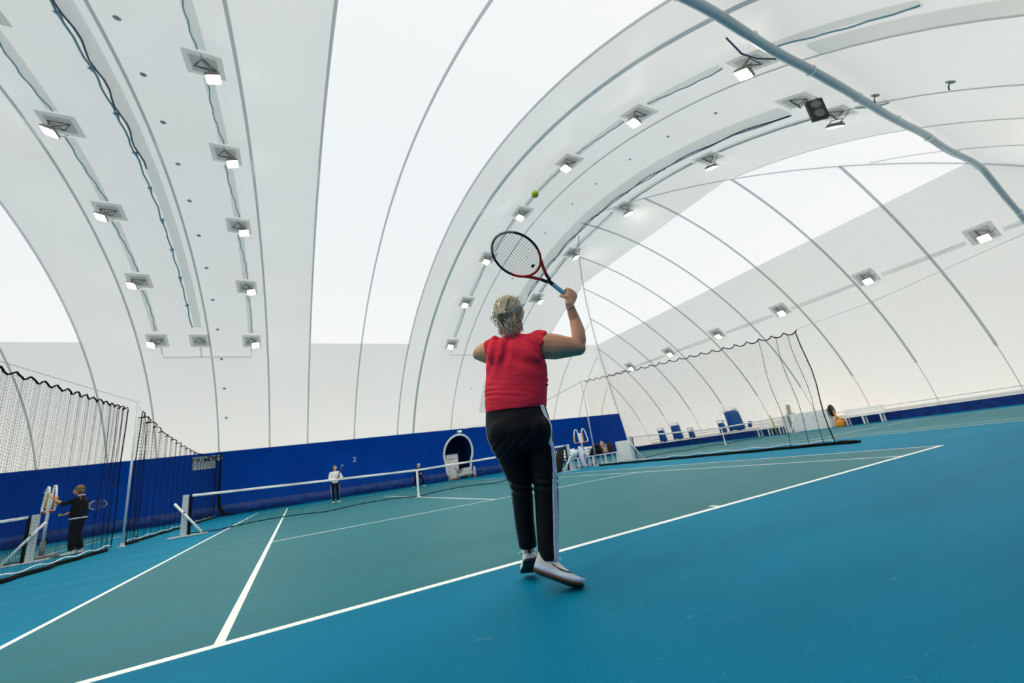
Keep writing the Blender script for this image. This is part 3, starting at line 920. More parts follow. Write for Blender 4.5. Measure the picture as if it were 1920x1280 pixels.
def eyes(parent, c, f, u, sc=1.0):
    f, u, r = frame3(f, u)
    for s in (-1, 1):
        q = MB(); q.ell(V(c) + r * s * .031 * sc + f * .0715 * sc + u * .010 * sc, (.0125 * sc, .0125 * sc, .0085 * sc)); e_ = q.build('eye', M['white'], parent, True)
        q = MB(); q.ell(V(c) + r * s * .031 * sc + f * .0812 * sc + u * .009 * sc, (.0052 * sc, .0035 * sc, .0052 * sc)); q.build('iris', M['black'], e_, True)

def make_shoe(parent, heel, fwd, up, L=.275, w=1.0, detail=True, sole='sole_brown', name='shoe', mark=0):
    """trainer: heel = middle of the sole's back edge; fwd along the sole, up out of the foot"""
    f, u, r = frame3(fwd, up); r = -r        # r: to the wearer's left
    r = u.cross(f)
    Q = lambda x, y, z: V(heel) + f * x * L + r * y * w + u * z
    prof = [(.0, .026, .118), (.03, .033, .128), (.12, .037, .124), (.25, .036, .112), (.36, .036, .102), (.48, .039, .090), (.62, .045, .076), (.76, .047, .063), (.88, .041, .053), (.96, .027, .043), (1.0, .010, .030)]
    lift = lambda x: .016 * max(0, (x - .72) / .28) ** 1.6 + .006 * max(0, (.1 - x) / .1)
    def ringset(mb, zlo, zhi, grow, rnd_):
        n = 16; vs = []; fs = []
        for x, hw, h in prof:
            for k in range(n):
                a = 2 * PI * k / n
                ca, sa = math.cos(a), math.sin(a)
                e_ = rnd_
                y = (hw + grow) * (1 if ca > 0 else -1) * abs(ca) ** e_
                zb, zt_ = zlo(x, h), zhi(x, h)
                z = (zb + zt_) / 2 + (zt_ - zb) / 2 * (1 if sa > 0 else -1) * abs(sa) ** e_
                if zt_ > .05 and sa > 0: y *= (1 - .30 * sa)
                vs.append(Q(x * (1 + grow) - grow * .5, y, z + lift(x)))
        for i in range(len(prof) - 1):
            for k in range(n): fs.append((i * n + k, i * n + (k + 1) % n, (i + 1) * n + (k + 1) % n, (i + 1) * n + k))
        fs += [tuple(range(n - 1, -1, -1)), tuple((len(prof) - 1) * n + k for k in range(n))]
        mb.add(vs, fs)
    q = MB(); ringset(q, lambda x, h: .022, lambda x, h: h - .012, -.002, .62); sh = q.build(name, M['shoe'], parent, True)
    q = MB(); ringset(q, lambda x, h: .008, lambda x, h: .036 + .008 * (1 - x), .003, .45); q.build('midsole', M['midsole'] if mark else M['white'], sh, True)
    q = MB(); ringset(q, lambda x, h: -.002, lambda x, h: .012, .0035, .35); q.build('outsole', M[sole], sh, True)
    if detail:
        q = MB(); q.tube([Q(.05, 0, .095), Q(.14, .030, .104), Q(.27, .030, .102), Q(.36, 0, .097), Q(.27, -.030, .102), Q(.14, -.030, .104)], .009, 8, closed=True); q.build('collar', M['shoe'], sh, True)
        q = MB()
        for k in range(5):
            x = .40 + .055 * k; z = .082 - .09 * (x - .36)
            q.tube([Q(x, -.022, z - .004 + lift(x)), Q(x + .02, 0, z + .007), Q(x, .022, z - .004)], .003, 5)
        q.tube([Q(.38, .01, .09), Q(.44, .04, .096), Q(.50, .055, .088)], .0028, 5); q.tube([Q(.38, -.01, .09), Q(.45, -.04, .10), Q(.47, -.06, .094)], .0028, 5)
        q.build('laces', M['white'], sh, True)
        q = MB(); q.box(Q(-.012, 0, .062), (.012, .012, .035), 0, Matrix((r, f, u)).transposed()); q.build('heel_tab', M['black'], sh)
    if mark:
        # thin dark curved mark on the outer side
        q = MB(); P = []
        for k in range(13):
            t_ = k / 12; x = .30 + .46 * t_; z = .064 - .012 * t_ - .016 * math.sin(PI * min(1, t_ * 1.2)) * 0 - .010 * math.sin(PI * t_)
            hw = .040 + .006 * t_
            P.append(Q(x, -mark * (hw - .006 + .002), z))
        q.tube(P, [.0012 + .0032 * math.sin(PI * min(1, (1 - k / 12) * 1.25 + .02)) if k > 2 else .001 + .0012 * k for k in range(13)], 6, side=u); q.build('side_mark', M['black'], sh, True)
    return sh

# ---- racket: local +x from butt to tip, y across the head, z normal to the strings
def make_racket(label, cols=('frame_tip', 'frame_navy', 'frame_red', 'grip'), rs=.0009, strings=True):
    t = thing('tennis_racket', label, 'tennis racket')
    hc, A_, B_ = .515, .172, .130
    P = []; n = 56
    for k in range(n):
        a = 2 * PI * k / n; P.append(V((hc + A_ * math.cos(a), B_ * math.sin(a), 0)))
    q = MB(); q.tube(P, .0105, 8, closed=True, side=(0, 0, 1), ry=.0085)
    for fi in range(len(q.f)):
        k = fi // 8; a = abs(((k / n * 360) + 180) % 360 - 180)
        q.m[fi] = 0 if a < 48 else (1 if a < 112 else 2)
    for s in (-1, 1):
        pts = [V((hc - A_ * .80, s * B_ * .60, 0)), V((.335, s * .052, 0)), V((.285, s * .026, 0)), V((.235, s * .010, 0))]
        o0 = len(q.f); q.tube(pts, [.010, .011, .011, .012], 8, side=(0, 0, 1))
        for fi in range(o0, len(q.f)): q.m[fi] = 2 if fi - o0 < 14 else 1
    o0 = len(q.f); q.tube([V((.245, 0, 0)), V((.195, 0, 0))], [.014, .0155], 8, mi=1)
    fo = q.build('frame', [M[cols[0]], M[cols[1]], M[cols[2]]], t, True)
    if cols[0] == 'frame_tip':
        q = MB(); 
        for k in range(7): q.box((hc - .03 - .012 * k, -B_ * math.sqrt(1 - ((-.03 - .012 * k) / A_) ** 2) - .0, .0095 + .001), (.007, .006 + .003 * (k % 2), .0015))
        for k in range(3): q.box((.222 - .012 * k, 0, .0152), (.006, .012, .0016))
        q.build('pale_lettering', M['stripe'], fo)
    q = MB(); q.tube([(-.0, 0, 0), (.012, 0, 0), (.02, 0, 0), (.20, 0, 0)], [.0185, .0185, .016, .0155], 8, side=(0, 0, 1)); q.build('grip', M[cols[3]], t, True)
    if strings:
        q = MB()
        for k in range(-7, 8):
            y = k * .0158; h = A_ * math.sqrt(max(0, 1 - (y / B_) ** 2)); q.tube([(hc - h, y, 0), (hc + h, y, 0)], rs, 4)
        for k in range(-9, 10):
            x = k * .0172; h = B_ * math.sqrt(max(0, 1 - (x / A_) ** 2)); q.tube([(hc + x, -h, 0), (hc + x, h, 0)], rs, 4)
        q.build('strings', M['string'], t)
    return t

# ---- the player seen from behind (local x to her right, y the way she faces)
ROT = math.atan2(-.4843, .8750)
wm = thing('person', 'woman in a red T-shirt and black striped trousers serving, seen from behind', 'person', (-2.418, -.725, 0), ROT)
ax = V((-.68, -.51, .525)).normalized()                 # racket axis, butt to tip
G = V((.352, .005, 1.712))                              # where the fist closes on the grip
hd = (V((0, 0, 1)) - ax * ax.z).normalized()
pn = V((-.6, .8, 0)); pn = (pn - ax * pn.dot(ax) - hd * pn.dot(hd)).normalized()
body = MB()
HC = V((-.062, .03, 1.640)); HF, HU = V((.05, .92, .38)), V((0, -.38, .92))
head_parts(body, HC, HF, HU, 1.0)
body.tube([(-.06, -.005, 1.44), (-.061, .005, 1.53), (-.062, .02, 1.60)], [.062, .056, .058], 14)
# trunk under the clothes
body.tube([(-.105, 0, .86), (-.10, 0, 1.02), (-.085, 0, 1.2), (-.065, 0, 1.34), (-.06, -.005, 1.43), (-.06, -.005, 1.48)],
          [.17, .165, .165, .17, .14, .06], 18, side=(1, 0, 0), ry=[.13, .12, .12, .11, .08, .05])
# right arm: shoulder, elbow, wrist
wr = G - pn * .032 - hd * .076
body.tube([(.05, -.005, 1.41), (.12, -.01, 1.395), (.21, -.015, 1.375), (.29, -.02, 1.358), (.345, -.02, 1.345)], [.072, .087, .085, .067, .052], 14, rnd=True)
body.tube([(.345, -.02, 1.342), (.362, -.02, 1.40), (.368, -.015, 1.46), (.362, -.01, 1.54), tuple(wr)], [.046, .048, .046, .037, .0255], 14, rnd=True)
hand_parts(body, wr, hd, pn, ax, [(.85, 1.35, .95), (.9, 1.35, .95), (.95, 1.3, .95), (1.0, 1.25, .95)], thumb=(.45, .35, .85), sc=1.2)
# left arm reaching ahead after the toss
body.tube([(-.19, 0, 1.42), (-.245, .05, 1.435), (-.30, .12, 1.448), (-.315, .165, 1.448)], [.066, .060, .047, .042], 14, rnd=True)
wl = V((-.16, .42, 1.40))
body.tube([(-.312, .165, 1.448), (-.27, .24, 1.437), (-.22, .33, 1.42), tuple(wl)], [.042, .042, .034, .025], 12, rnd=True)
hand_parts(body, wl, V((.75, .55, .1)), V((0, 0, 1)), V((-.5, .8, 0)), [.28, .25, .30, .35], thumb=(.6, .5, .3), sc=.98)
# shins and ankles running into the shoes
body.tube([(-.145, .05, .56), (-.150, .09, .32), (-.150, .115, .20)], [.052, .045, .036], 12)
body.tube([(.0, -.01, .54), (-.025, -.015, .30), (-.050, -.035, .13)], [.055, .045, .036], 12)
# thighs
body.tube([(-.17, 0, .86), (-.16, .01, .74), (-.145, .05, .56)], [.085, .078, .056], 12)
body.tube([(.0, 0, .86), (.008, 0, .72), (.0, -.01, .54)], [.085, .08, .058], 12)
bo = remeshed(body, 'body', M['skin'], wm, .0062, 3)
eyes(wm, HC, HF, HU)

shirt = MB()
shirt.tube([(-.108, 0, 1.005), (-.106, -.002, 1.045), (-.090, -.004, 1.13), (-.072, -.004, 1.22), (-.064, -.004, 1.30), (-.064, -.002, 1.37), (-.064, .0, 1.425), (-.062, .0, 1.462), (-.061, .0, 1.492)],
           [.192, .198, .199, .197, .196, .188, .172, .125, .066], 28, side=(1, 0, 0), ry=[.158, .162, .158, .150, .142, .132, .108, .080, .058])
shirt.tube([(.0, 0, 1.418), (.075, -.004, 1.418), (.128, -.008, 1.396)], [.074, .090, .095], 16)
shirt.tube([(-.12, 0, 1.42), (-.18, .004, 1.425), (-.222, .03, 1.43)], [.072, .084, .078], 16)
shirt.ell((-.16, -.09, 1.36), (.075, .05, .10)); shirt.ell((.03, -.09, 1.34), (.08, .05, .10))
def shirt_folds(me):
    # cloth folds: gathers over the hips, diagonal pulls from the right shoulder
    for v in me.vertices:
        c = v.co; n_ = v.normal
        a = 0
        lowf = max(0, min(1, (1.26 - c.z) / .12)) 
        k1 = noise.noise(V((c.x * 3.0, c.y * 3.0, c.z * 7)))
        lf = noise.noise(V((c.x * 2.2 + 4, c.y * 2, c.z * 3.5)))
        ph = (c.z + .22 * c.x + .045 * k1 + .06 * lf) * 74
        a += lowf * .0078 * (abs(math.sin(ph)) ** .6 * 1.6 - 1) * max(0, min(1, .35 + 1.7 * noise.noise(V((c.x * 5, c.y * 4, c.z * 11)))))
        a += lowf * .008 * lf
        d_ = (c.x * .62 + c.z * .78)
        up_ = max(0, min(1, (c.z - 1.22) / .08))
        a += up_ * .0085 * math.sin(d_ * 62 + 2.2 * noise.noise(c * 5)) * max(0, min(1, (.16 + c.x) / .12)) * (1 if c.y < .05 else .4)
        a += up_ * .0065 * math.sin((c.x * .9 - c.z * .35) * 80 + 2 * noise.noise(c * 6)) * max(0, min(1, (-.02 - c.x) / .1))
        a += .005 * noise.noise(c * 8)
        v.co = c + n_ * a
remeshed(shirt, 't_shirt', M['red_cloth'], wm, .0075, 4, shirt_folds)

tr = MB()
tr.tube([(-.106, 0, 1.06), (-.105, 0, .99), (-.105, -.008, .93), (-.104, -.015, .87), (-.098, -.012, .81), (-.092, 0, .76)], [.178, .190, .198, .199, .188, .170], 26, side=(1, 0, 0), ry=[.135, .148, .160, .166, .150, .11])
tr.ell((-.185, -.075, .885), (.105, .095, .10)); tr.ell((-.015, -.08, .87), (.105, .095, .10))
tr.tube([(-.175, 0, .86), (-.166, .012, .74), (-.150, .038, .64), (-.136, .052, .57), (-.140, .058, .50), (-.146, .075, .40), (-.150, .10, .28), (-.151, .112, .205)], [.100, .090, .075, .065, .063, .060, .054, .052], 18, side=(1, 0, 0), ry=[.115, .10, .085, .072, .068, .066, .060, .058])
tr.tube([(.0, 0, .86), (.007, 0, .74), (.008, -.004, .64), (.007, -.006, .555), (.0, -.006, .48), (-.012, -.006, .39), (-.030, -.012, .25), (-.038, -.018, .148)], [.100, .090, .079, .073, .071, .068, .062, .059], 18, side=(1, 0, 0), ry=[.118, .105, .09, .078, .074, .072, .068, .066])
def tr_folds(me):
    for v in me.vertices:
        c = v.co; n_ = v.normal
        kz = math.exp(-((c.z - .56) / .05) ** 2)
        a = kz * .006 * math.sin(c.z * 150 + c.x * 30 + 3 * noise.noise(c * 8))
        a += .0045 * noise.noise(V((c.x * 9, c.y * 9, c.z * 4))) + math.exp(-((c.z - .76) / .07) ** 2) * .0035 * math.sin((c.z - c.x * .9) * 110)
        v.co = c + n_ * a
to = remeshed(tr, 'trousers', M['black_cloth'], wm, .0075, 4, tr_folds)
# pale side stripes laid on the cloth
def stripe(pts, dirs, w, name='side_stripe', m='stripe', hem=None):
    bvh = BVHTree.FromPolygons([v.co.copy() for v in to.data.vertices], [tuple(p.vertices) for p in to.data.polygons])
    q = MB(); vs = []
    rows_ = []
    N = 60
    for i in range(N + 1):
        f = i / N * (len(pts) - 1); k = min(int(f), len(pts) - 2); f -= k
        c = V(pts[k]).lerp(V(pts[k + 1]), f); d = V(dirs[k]).lerp(V(dirs[k + 1]), f).normalized()
        sd = V((-d.y, d.x, 0)).normalized()
        row = []
        for e_ in (-1, -.35, .35, 1):
            o_ = c + d * .35 + sd * e_ * w / 2
            hit = bvh.ray_cast(o_, -d, .6)
            row.append((hit[0] + hit[1] * .006) if hit[0] is not None else c + d * .08)
        rows_.append(row)
    for r_ in rows_: vs += r_
    q.add(vs, [(4 * i + e_, 4 * i + e_ + 1, 4 * i + 5 + e_, 4 * i + 4 + e_) for i in range(N) for e_ in range(3)])
    o = q.build(name, M[m], to, True)
    sdf = o.modifiers.new('thick', 'SOLIDIFY'); sdf.thickness = .003; sdf.offset = 0
    return o
ro = [(-.105, 0, 1.04), (-.105, -.01, .93), (-.09, -.01, .84), (.005, 0, .74), (.007, -.004, .62), (.0, -.006, .5), (-.012, -.006, .39), (-.030, -.012, .25), (-.038, -.018, .152)]
stripe(ro, [(.90, -.44, 0)] * 3 + [(.72, -.69, 0)] * 2 + [(.62, -.78, 0)] * 4, .034)
lo_ = [(-.105, 0, 1.04), (-.105, -.01, .93), (-.11, -.01, .84), (-.166, .012, .74), (-.14, .05, .58), (-.145, .07, .42), (-.150, .10, .28), (-.151, .112, .21)]
stripe(lo_, [(-.995, .05, 0)] * 8, .026)

# hair: swept back into a loose bun with hanging ends
hr = MB()
hf, hu, hrr = frame3(HF, HU)
HP = lambda a, b, c_: HC + hrr * a + hf * b + hu * c_
hr.ell(HP(0, -.024, .040), (.089, .094, .096), 0, Matrix((hrr, hf, hu)).transposed(), 20, 14)
hr.ell(HP(0, -.035, -.015), (.082, .075, .085), 0, Matrix((hrr, hf, hu)).transposed(), 18, 12)
def keep_face(me): pass
hair0 = MB()
RH = random.Random(3)
bun = HP(-.026, -.132, .004)
def lock(pts, r0, r1, mi=None):
    n = len(pts); hair0.tube(pts, [r0 + (r1 - r0) * k / (n - 1) for k in range(n)], 5, mi=RH.choice((0, 0, 1, 2)) if mi is None else mi)
SC = HP(0, -.022, .035)
for k in range(620):         # locks swept from the hairline round the skull into the bun
    a = RH.uniform(-1.9, 1.9); el = RH.uniform(-1.0, 1.35)
    d0 = (hrr * math.sin(a) * math.cos(el * .7) + hf * (math.cos(a) * .55) + hu * math.sin(el)).normalized()
    if d0.dot(hf) > .30 and d0.dot(hu) < .62: continue      # keep the face clear
    d1 = (bun - SC).normalized()
    P = []
    rr0 = RH.uniform(.096, .104)
    for i in range(7):
        f = i / 6
        d_ = d0.lerp(d1, f)
        if d_.length < .05: d_ = d1
        d_.normalize()
        P.append(SC + V((d_.dot(hrr) * .93 * hrr + d_.dot(hf) * hf + d_.dot(hu) * 1.02 * hu)) * (rr0 + .012 * math.sin(PI * f) + (.018 if i == 6 else 0)))
    lock(P, RH.uniform(.0010, .0026), .0020)
for k in range(170):          # twists of the bun
    a0 = RH.uniform(0, 6.28); rr = RH.uniform(.010, .030); tl = RH.uniform(-1.1, 1.1)
    oc = bun + hrr * RH.gauss(0, .020) + hu * RH.gauss(.004, .017) - hf * RH.uniform(-.004, .022)
    P = []
    for i in range(10):
        a = a0 + i * RH.uniform(.34, .56)
        P.append(oc + hrr * rr * math.cos(a) * 1.25 + hu * rr * math.sin(a) + hf * (rr * .8 * math.sin(a * 1.3 + tl) + RH.uniform(-.006, .004)))
    lock(P, RH.uniform(.0016, .0046), .0016)
for k in range(150):          # ends falling from the bun
    b0 = bun + hrr * RH.uniform(-.035, .045) + hu * RH.uniform(-.03, .01) - hf * RH.uniform(-.005, .02)
    ln = RH.uniform(.06, .135); sw = RH.uniform(-.012, .050)
    P = [b0]
    for i in range(1, 7):
        f = i / 6; P.append(b0 - V((0, 0, 1)) * ln * f + hrr * (sw * f + .014 * math.sin(f * 4 + k)) + V((0, -1, 0)) * .022 * math.sin(PI * f) + V((0, 1, 0)) * .03 * f * f)
    lock(P, RH.uniform(.0012, .0030), .0006)
for k in range(46):          # stray wisps at the left and over the crown
    d_ = (hrr * RH.uniform(-1, .9) + hf * RH.uniform(-.8, .0) + hu * RH.uniform(-.3, 1)).normalized()
    b0 = SC + d_ * .100; tg_ = d_.cross(hrr).normalized()
    lock([b0, b0 + d_ * .012 + tg_ * .012, b0 + d_ * RH.uniform(.012, .026) + tg_ * .03, b0 + d_ * RH.uniform(.008, .03) + tg_ * .05], .0011, .0005)
for k in range(50):          # nape hair
    x = RH.uniform(-.072, .072); b0 = HP(x, -.095 + abs(x) * .4, -.02)
    lock([b0, b0 + V((x * .1, -.004, -.035)), b0 + V((x * .15 + RH.uniform(-.01, .01), .012, -.085))], .0045, .0015)
ho = remeshed(hr, 'hair', M['hair'], wm, .006, 2)
hair0.build('hair_strands', [M['hair'], mat('hair_light', (.92, .80, .58), .45, var=.3, vscale=30), mat('hair_dark', (.26, .17, .085), .45, var=.3, vscale=30)], ho, True)

br = MB(); fa_ = (V((.362, -.01, 1.54)) - wr).normalized(); bc = wr + fa_ * .026
b1 = fa_.orthogonal().normalized(); b2_ = fa_.cross(b1)
br.tube([bc + b1 * .0305 * math.cos(2 * PI * k / 20) + b2_ * .0305 * math.sin(2 * PI * k / 20) for k in range(20)], .0032, 6, closed=True)
br.build('bracelet', mat('silver_beads', (.55, .52, .50), .3, .7), wm, True)
# shoes: the right one rolled onto its inner edge with the heel up, the left one up on its toes
make_shoe(wm, (-.137, -.052, .108), (.244, -.045, -.104), (.28, -.62, .80) if False else (.22, .40, .88), .280, 1.12, True, 'sole_brown', 'shoe', 1)
make_shoe(wm, (-.148, .098, .128), (-.030, .215, -.118), (0, .45, .9), .262, 1.1, True, 'sole_black', 'shoe')

RW = Matrix.Translation((-2.418, -.725, 0)) @ Matrix.Rotation(ROT, 4, 'Z')
rk = make_racket('red and navy tennis racket raised in the serving woman\'s right hand')
rw_ = V((.72, -.56, .40)); rw_ = (rw_ - ax * rw_.dot(ax)).normalized(); rn_ = ax.cross(rw_)
Mr = Matrix((ax, rw_, rn_)).transposed().to_4x4(); Mr.translation = G - ax * .052
place(rk, RW @ Mr)
q = MB(); q.ell((.385, .012, 0), (.011, .014, .008)); q.build('vibration_damper', M['damp'], rk, True)

q = MB(); q.ell((0, 0, 0), (.0335, .0335, .0335), 0, None, 28, 18)
P = []
for k in range(72):
    a = 2 * PI * k / 72
    s_ = V((math.cos(a) + .42 * math.cos(3 * a) * .9, math.sin(a) - .42 * math.sin(3 * a) * .9, 1.05 * math.sin(2 * a))).normalized(); P.append(s_ * .0337)
bl = q.build('tennis_ball', M['ball'], None, True)
q = MB(); q.tube(P, .0011, 5, closed=True); q.build('seam_line', M['white_cloth'], bl, True)
bl.location = RW @ V((.338, .70, 3.04)); bl.rotation_euler = (.4, .7, 0)
tag(bl, 'yellow-green tennis ball in the air above the raised racket', 'ball')

# ---- smaller figures
def figure(label, loc, rz, J, cols, hair_fn, vox=.011, arms_bare=True, extra=None):
    t = thing('person', label, 'person', loc, rz)
    b = MB()
    head_parts(b, J['head'], J['face'], J['up'])
    b.tube([J['neck'], V(J['neck']).lerp(V(J['head']), .6), J['head']], [.052, .05, .05], 12)
    sh_l, sh_r = V(J['shL']), V(J['shR']); hp = (V(J['hipL']) + V(J['hipR'])) / 2; ch = (sh_l + sh_r) / 2
    axx = (sh_r - sh_l).normalized()
    b.tube([hp - (ch - hp).normalized() * .04, hp.lerp(ch, .35), hp.lerp(ch, .75), ch], [.13, .12, .14, .10], 14, side=axx, ry=[.09, .085, .09, .06])
    for s in 'LR':
        b.tube([J['sh' + s], V(J['sh' + s]).lerp(V(J['el' + s]), .5), J['el' + s]], [.048, .045, .037], 10, rnd=True)
        b.tube([J['el' + s], V(J['el' + s]).lerp(V(J['wr' + s]), .4), J['wr' + s]], [.037, .037, .024], 10, rnd=True)
        h = J['hand' + s]
        hand_parts(b, J['wr' + s], h[0], h[1], h[2], h[3], sc=1.0)
        b.tube([J['hip' + s], V(J['hip' + s]).lerp(V(J['kn' + s]), .5), J['kn' + s]], [.075, .066, .05], 10, rnd=True)
        b.tube([J['kn' + s], V(J['kn' + s]).lerp(V(J['an' + s]), .35), J['an' + s]], [.05, .05, .034], 10, rnd=True)
    remeshed(b, 'body', M['skin'], t, .0075, 2)
    eyes(t, J['head'], J['face'], J['up'])
    top = MB()
    wd = J.get('wide', 1.0)
    top.tube([hp - (ch - hp).normalized() * .02, hp.lerp(ch, .2), hp.lerp(ch, .55), hp.lerp(ch, .85), ch + (ch - hp).normalized() * .035, ch + (ch - hp).normalized() * .07],
             [.172 * wd, .175 * wd, .168 * wd, .178 * wd, .13, .06], 18, side=axx, ry=[.125 * wd, .13 * wd, .125 * wd, .118 * wd, .085, .055])
    for s in 'LR':
        f = J.get('sleeve', 1.0)
        S_, E_, W_ = V(J['sh' + s]), V(J['el' + s]), V(J['wr' + s])
        if f <= .5: top.tube([S_.lerp(ch, .3), S_, S_.lerp(E_, f * 2)], [.07, .066, .058], 12)
        else:
            top.tube([S_.lerp(ch, .3), S_, S_.lerp(E_, .5), E_], [.068, .064, .058, .052], 12, rnd=True)
            top.tube([E_, E_.lerp(W_, .5 * f), E_.lerp(W_, (f - .5) * 2 * .93)], [.052, .048, .040], 12)
    def fold(me):
        for v in me.vertices: v.co += v.normal * .006 * noise.noise(v.co * 11)
    remeshed(top, cols.get('topname', 'jacket'), M[cols['top']], t, vox, 3, fold)
    if 'collar' in cols:
        q = MB(); n_ = V(J['neck']); q.tube([n_ + V((.062 * math.cos(2 * PI * k / 14), .060 * math.sin(2 * PI * k / 14), .012)) for k in range(14)], .018, 8, closed=True); q.build('collar', M[cols['collar']], t, True)
    if 'hem' in cols:
        q = MB(); u_ = (ch - hp).normalized(); f_ = axx.cross(u_)
        q.tube([hp - u_ * .025 + axx * .172 * wd * math.cos(2 * PI * k / 22) + f_ * .126 * wd * math.sin(2 * PI * k / 22) for k in range(22)], .014, 6, closed=True); q.build('shirt_hem', M[cols['hem']], t, True)
    tr_ = MB()
    tr_.tube([hp.lerp(ch, .12), hp, hp - (ch - hp).normalized() * .09], [.155 * wd, .165 * wd, .15 * wd], 16, side=axx, ry=[.115 * wd, .125 * wd, .115 * wd])
    for s in 'LR':
        Hh, K, A_ = V(J['hip' + s]), V(J['kn' + s]), V(J['an' + s])
        tr_.tube([Hh, Hh.lerp(K, .5), K], [.098 * wd, .084 * wd, .066 * wd], 12, rnd=True); tr_.tube([K, K.lerp(A_, .4), K.lerp(A_, .97)], [.066 * wd, .064 * wd, .050 * wd], 12)
    tj = remeshed(tr_, 'trousers', M[cols['legs']], t, vox, 3, fold)
    if 'stripe' in cols:
        for s in 'LR':
            q = MB(); sg = 1 if s == 'R' else -1; A1, K1, H1 = V(J['an' + s]), V(J['kn' + s]), V(J['hip' + s])
            q.tube([H1 + axx * sg * .085, H1.lerp(K1, .5) + axx * sg * .086, K1 + axx * sg * .068, K1.lerp(A1, .95) + axx * sg * .052], .012, 6); q.build('side_stripe', M['stripe'], tj, True)
    for s in 'LR':
        A_ = V(J['an' + s]); td = V(J.get('toe' + s, (0, 1, 0))).normalized()
        make_shoe(t, (A_.x - td.x * .06, A_.y - td.y * .06, .004), td, (0, 0, 1), .27, 1.0, False, 'sole_brown', 'shoe')
    hm = MB(); hair_fn(hm, J)
    remeshed(hm, 'hair', M[cols['hair']], t, .009, 2)
    return t
def hair_short(hm, J, k=1.0, back=.02, low=-.03):
    f, u, r = frame3(J['face'], J['up']); rot = Matrix((r, f, u)).transposed(); c = V(J['head'])
    hm.ell(c + u * .045 - f * .018, (.086 * k, .092 * k, .084 * k), 0, rot)
    hm.ell(c + u * low - f * .045, (.084 * k, .066 * k, .085 * k), 0, rot)
    for s in (-1, 1): hm.ell(c + r * s * .066 * k + u * .01 - f * .01, (.022, .05, .06), 0, rot)
REL = [.3, .35, .4, .45]; FIST = [(1.0, 1.3, .9)] * 4

# woman by the ball counter beyond the left net, side-on, reaching up with one hand
Jl = dict(head=(-.03, .06, 1.585), face=(.0, 1, -.03), up=(0, .03, 1), neck=(-.02, .0, 1.44), shL=(-.18, .02, 1.37), shR=(.18, .0, 1.37),
          elL=(-.19, .28, 1.27), wrL=(-.13, .49, 1.42), handL=((.0, .55, .83), (0, .8, -.5), (1, 0, 0), [.5, .5, .5, .5]),
          elR=(.24, .04, 1.10), wrR=(.22, .28, 1.02), handR=((0, .95, -.25), (-.3, .2, .9), (-1, 0, .3), [.9, .9, .9, .9]),
          hipL=(-.10, 0, .90), hipR=(.10, 0, .90), knL=(-.11, .05, .50), knR=(.12, .01, .50), anL=(-.12, .02, .09), anR=(.13, -.10, .09),
          wide=1.36, sleeve=.58)
yawL = math.radians(99)
wl_ = figure('woman in dark clothes beyond the left net, reaching up to a ball counter', (-8.82, 12.75, 0), yawL, Jl,
       dict(top='dark_cloth', legs='black_cloth', hair='hair_brown', collar='white_cloth', hem='white_cloth', topname='cardigan'), lambda hm, J: hair_short(hm, J, 1.12))
TL = Matrix.Translation((-8.82, 12.75, 0)) @ Matrix.Rotation(yawL, 4, 'Z')
r2 = make_racket('dark tennis racket with a pale rim tucked under an arm of the woman at left', ('white', 'black', 'white', 'black'), .0014)
a_ = V((.18, -1, .02)).normalized(); w_ = V((0, .05, 1)); w_ = (w_ - a_ * w_.dot(a_)).normalized()
Mm = Matrix((a_, w_, a_.cross(w_))).transposed().to_4x4(); Mm.translation = V((.31, .22, 1.155)); place(r2, TL @ Mm)
b2 = bl.copy(); COL.objects.link(b2)
for ch in bl.children: c2 = ch.copy(); COL.objects.link(c2); c2.parent = b2
b2.matrix_world = TL @ Matrix.Translation((.205, .385, 1.015)); tag(b2, 'yellow tennis ball held low in the hand of the woman in dark clothes', 'ball')

# opponent in white facing the camera beyond the net
Jw = dict(head=(0, .03, 1.60), face=(-.1, 1, -.1), up=(0, .1, 1), neck=(0, 0, 1.44), shL=(-.18, 0, 1.38), shR=(.18, 0, 1.38),
          elL=(-.30, .10, 1.14), wrL=(-.12, .30, 1.12), handL=((.7, .6, .3), (0, 0, 1), (0, .3, .9), FIST),
          elR=(.26, .10, 1.14), wrR=(.04, .30, 1.10), handR=((-.7, .5, .3), (0, .2, 1), (0, .3, .9), FIST),
          hipL=(-.10, 0, .92), hipR=(.10, 0, .92), knL=(-.12, .03, .50), knR=(.10, .03, .50), anL=(-.14, -.02, .09), anR=(.08, 0, .09),
          toeL=(-.35, 1, 0), toeR=(.2, 1, 0), wide=.98)
figure('person in a white sweater and black trousers standing beyond the net', (-2.05, 19.4, 0), PI * 1.03, Jw,
       dict(top='white_cloth', legs='black_cloth', hair='hair_brown', stripe=1, topname='sweater'), lambda hm, J: hair_short(hm, J, 1.0))
TW = Matrix.Translation((-2.05, 19.4, 0)) @ Matrix.Rotation(PI * 1.03, 4, 'Z')
r3 = make_racket('blue-headed tennis racket held upright by the person in the white sweater', ('pale_blue', 'frame_navy', 'frame_navy', 'black'), .0016)
a_ = V((-.40, .05, .92)).normalized(); w_ = V((.5, .8, 0)); w_ = (w_ - a_ * w_.dot(a_)).normalized()
Mm = Matrix((a_, w_, a_.cross(w_))).transposed().to_4x4(); Mm.translation = V((-.02, .33, 1.06)); place(r3, TW @ Mm)

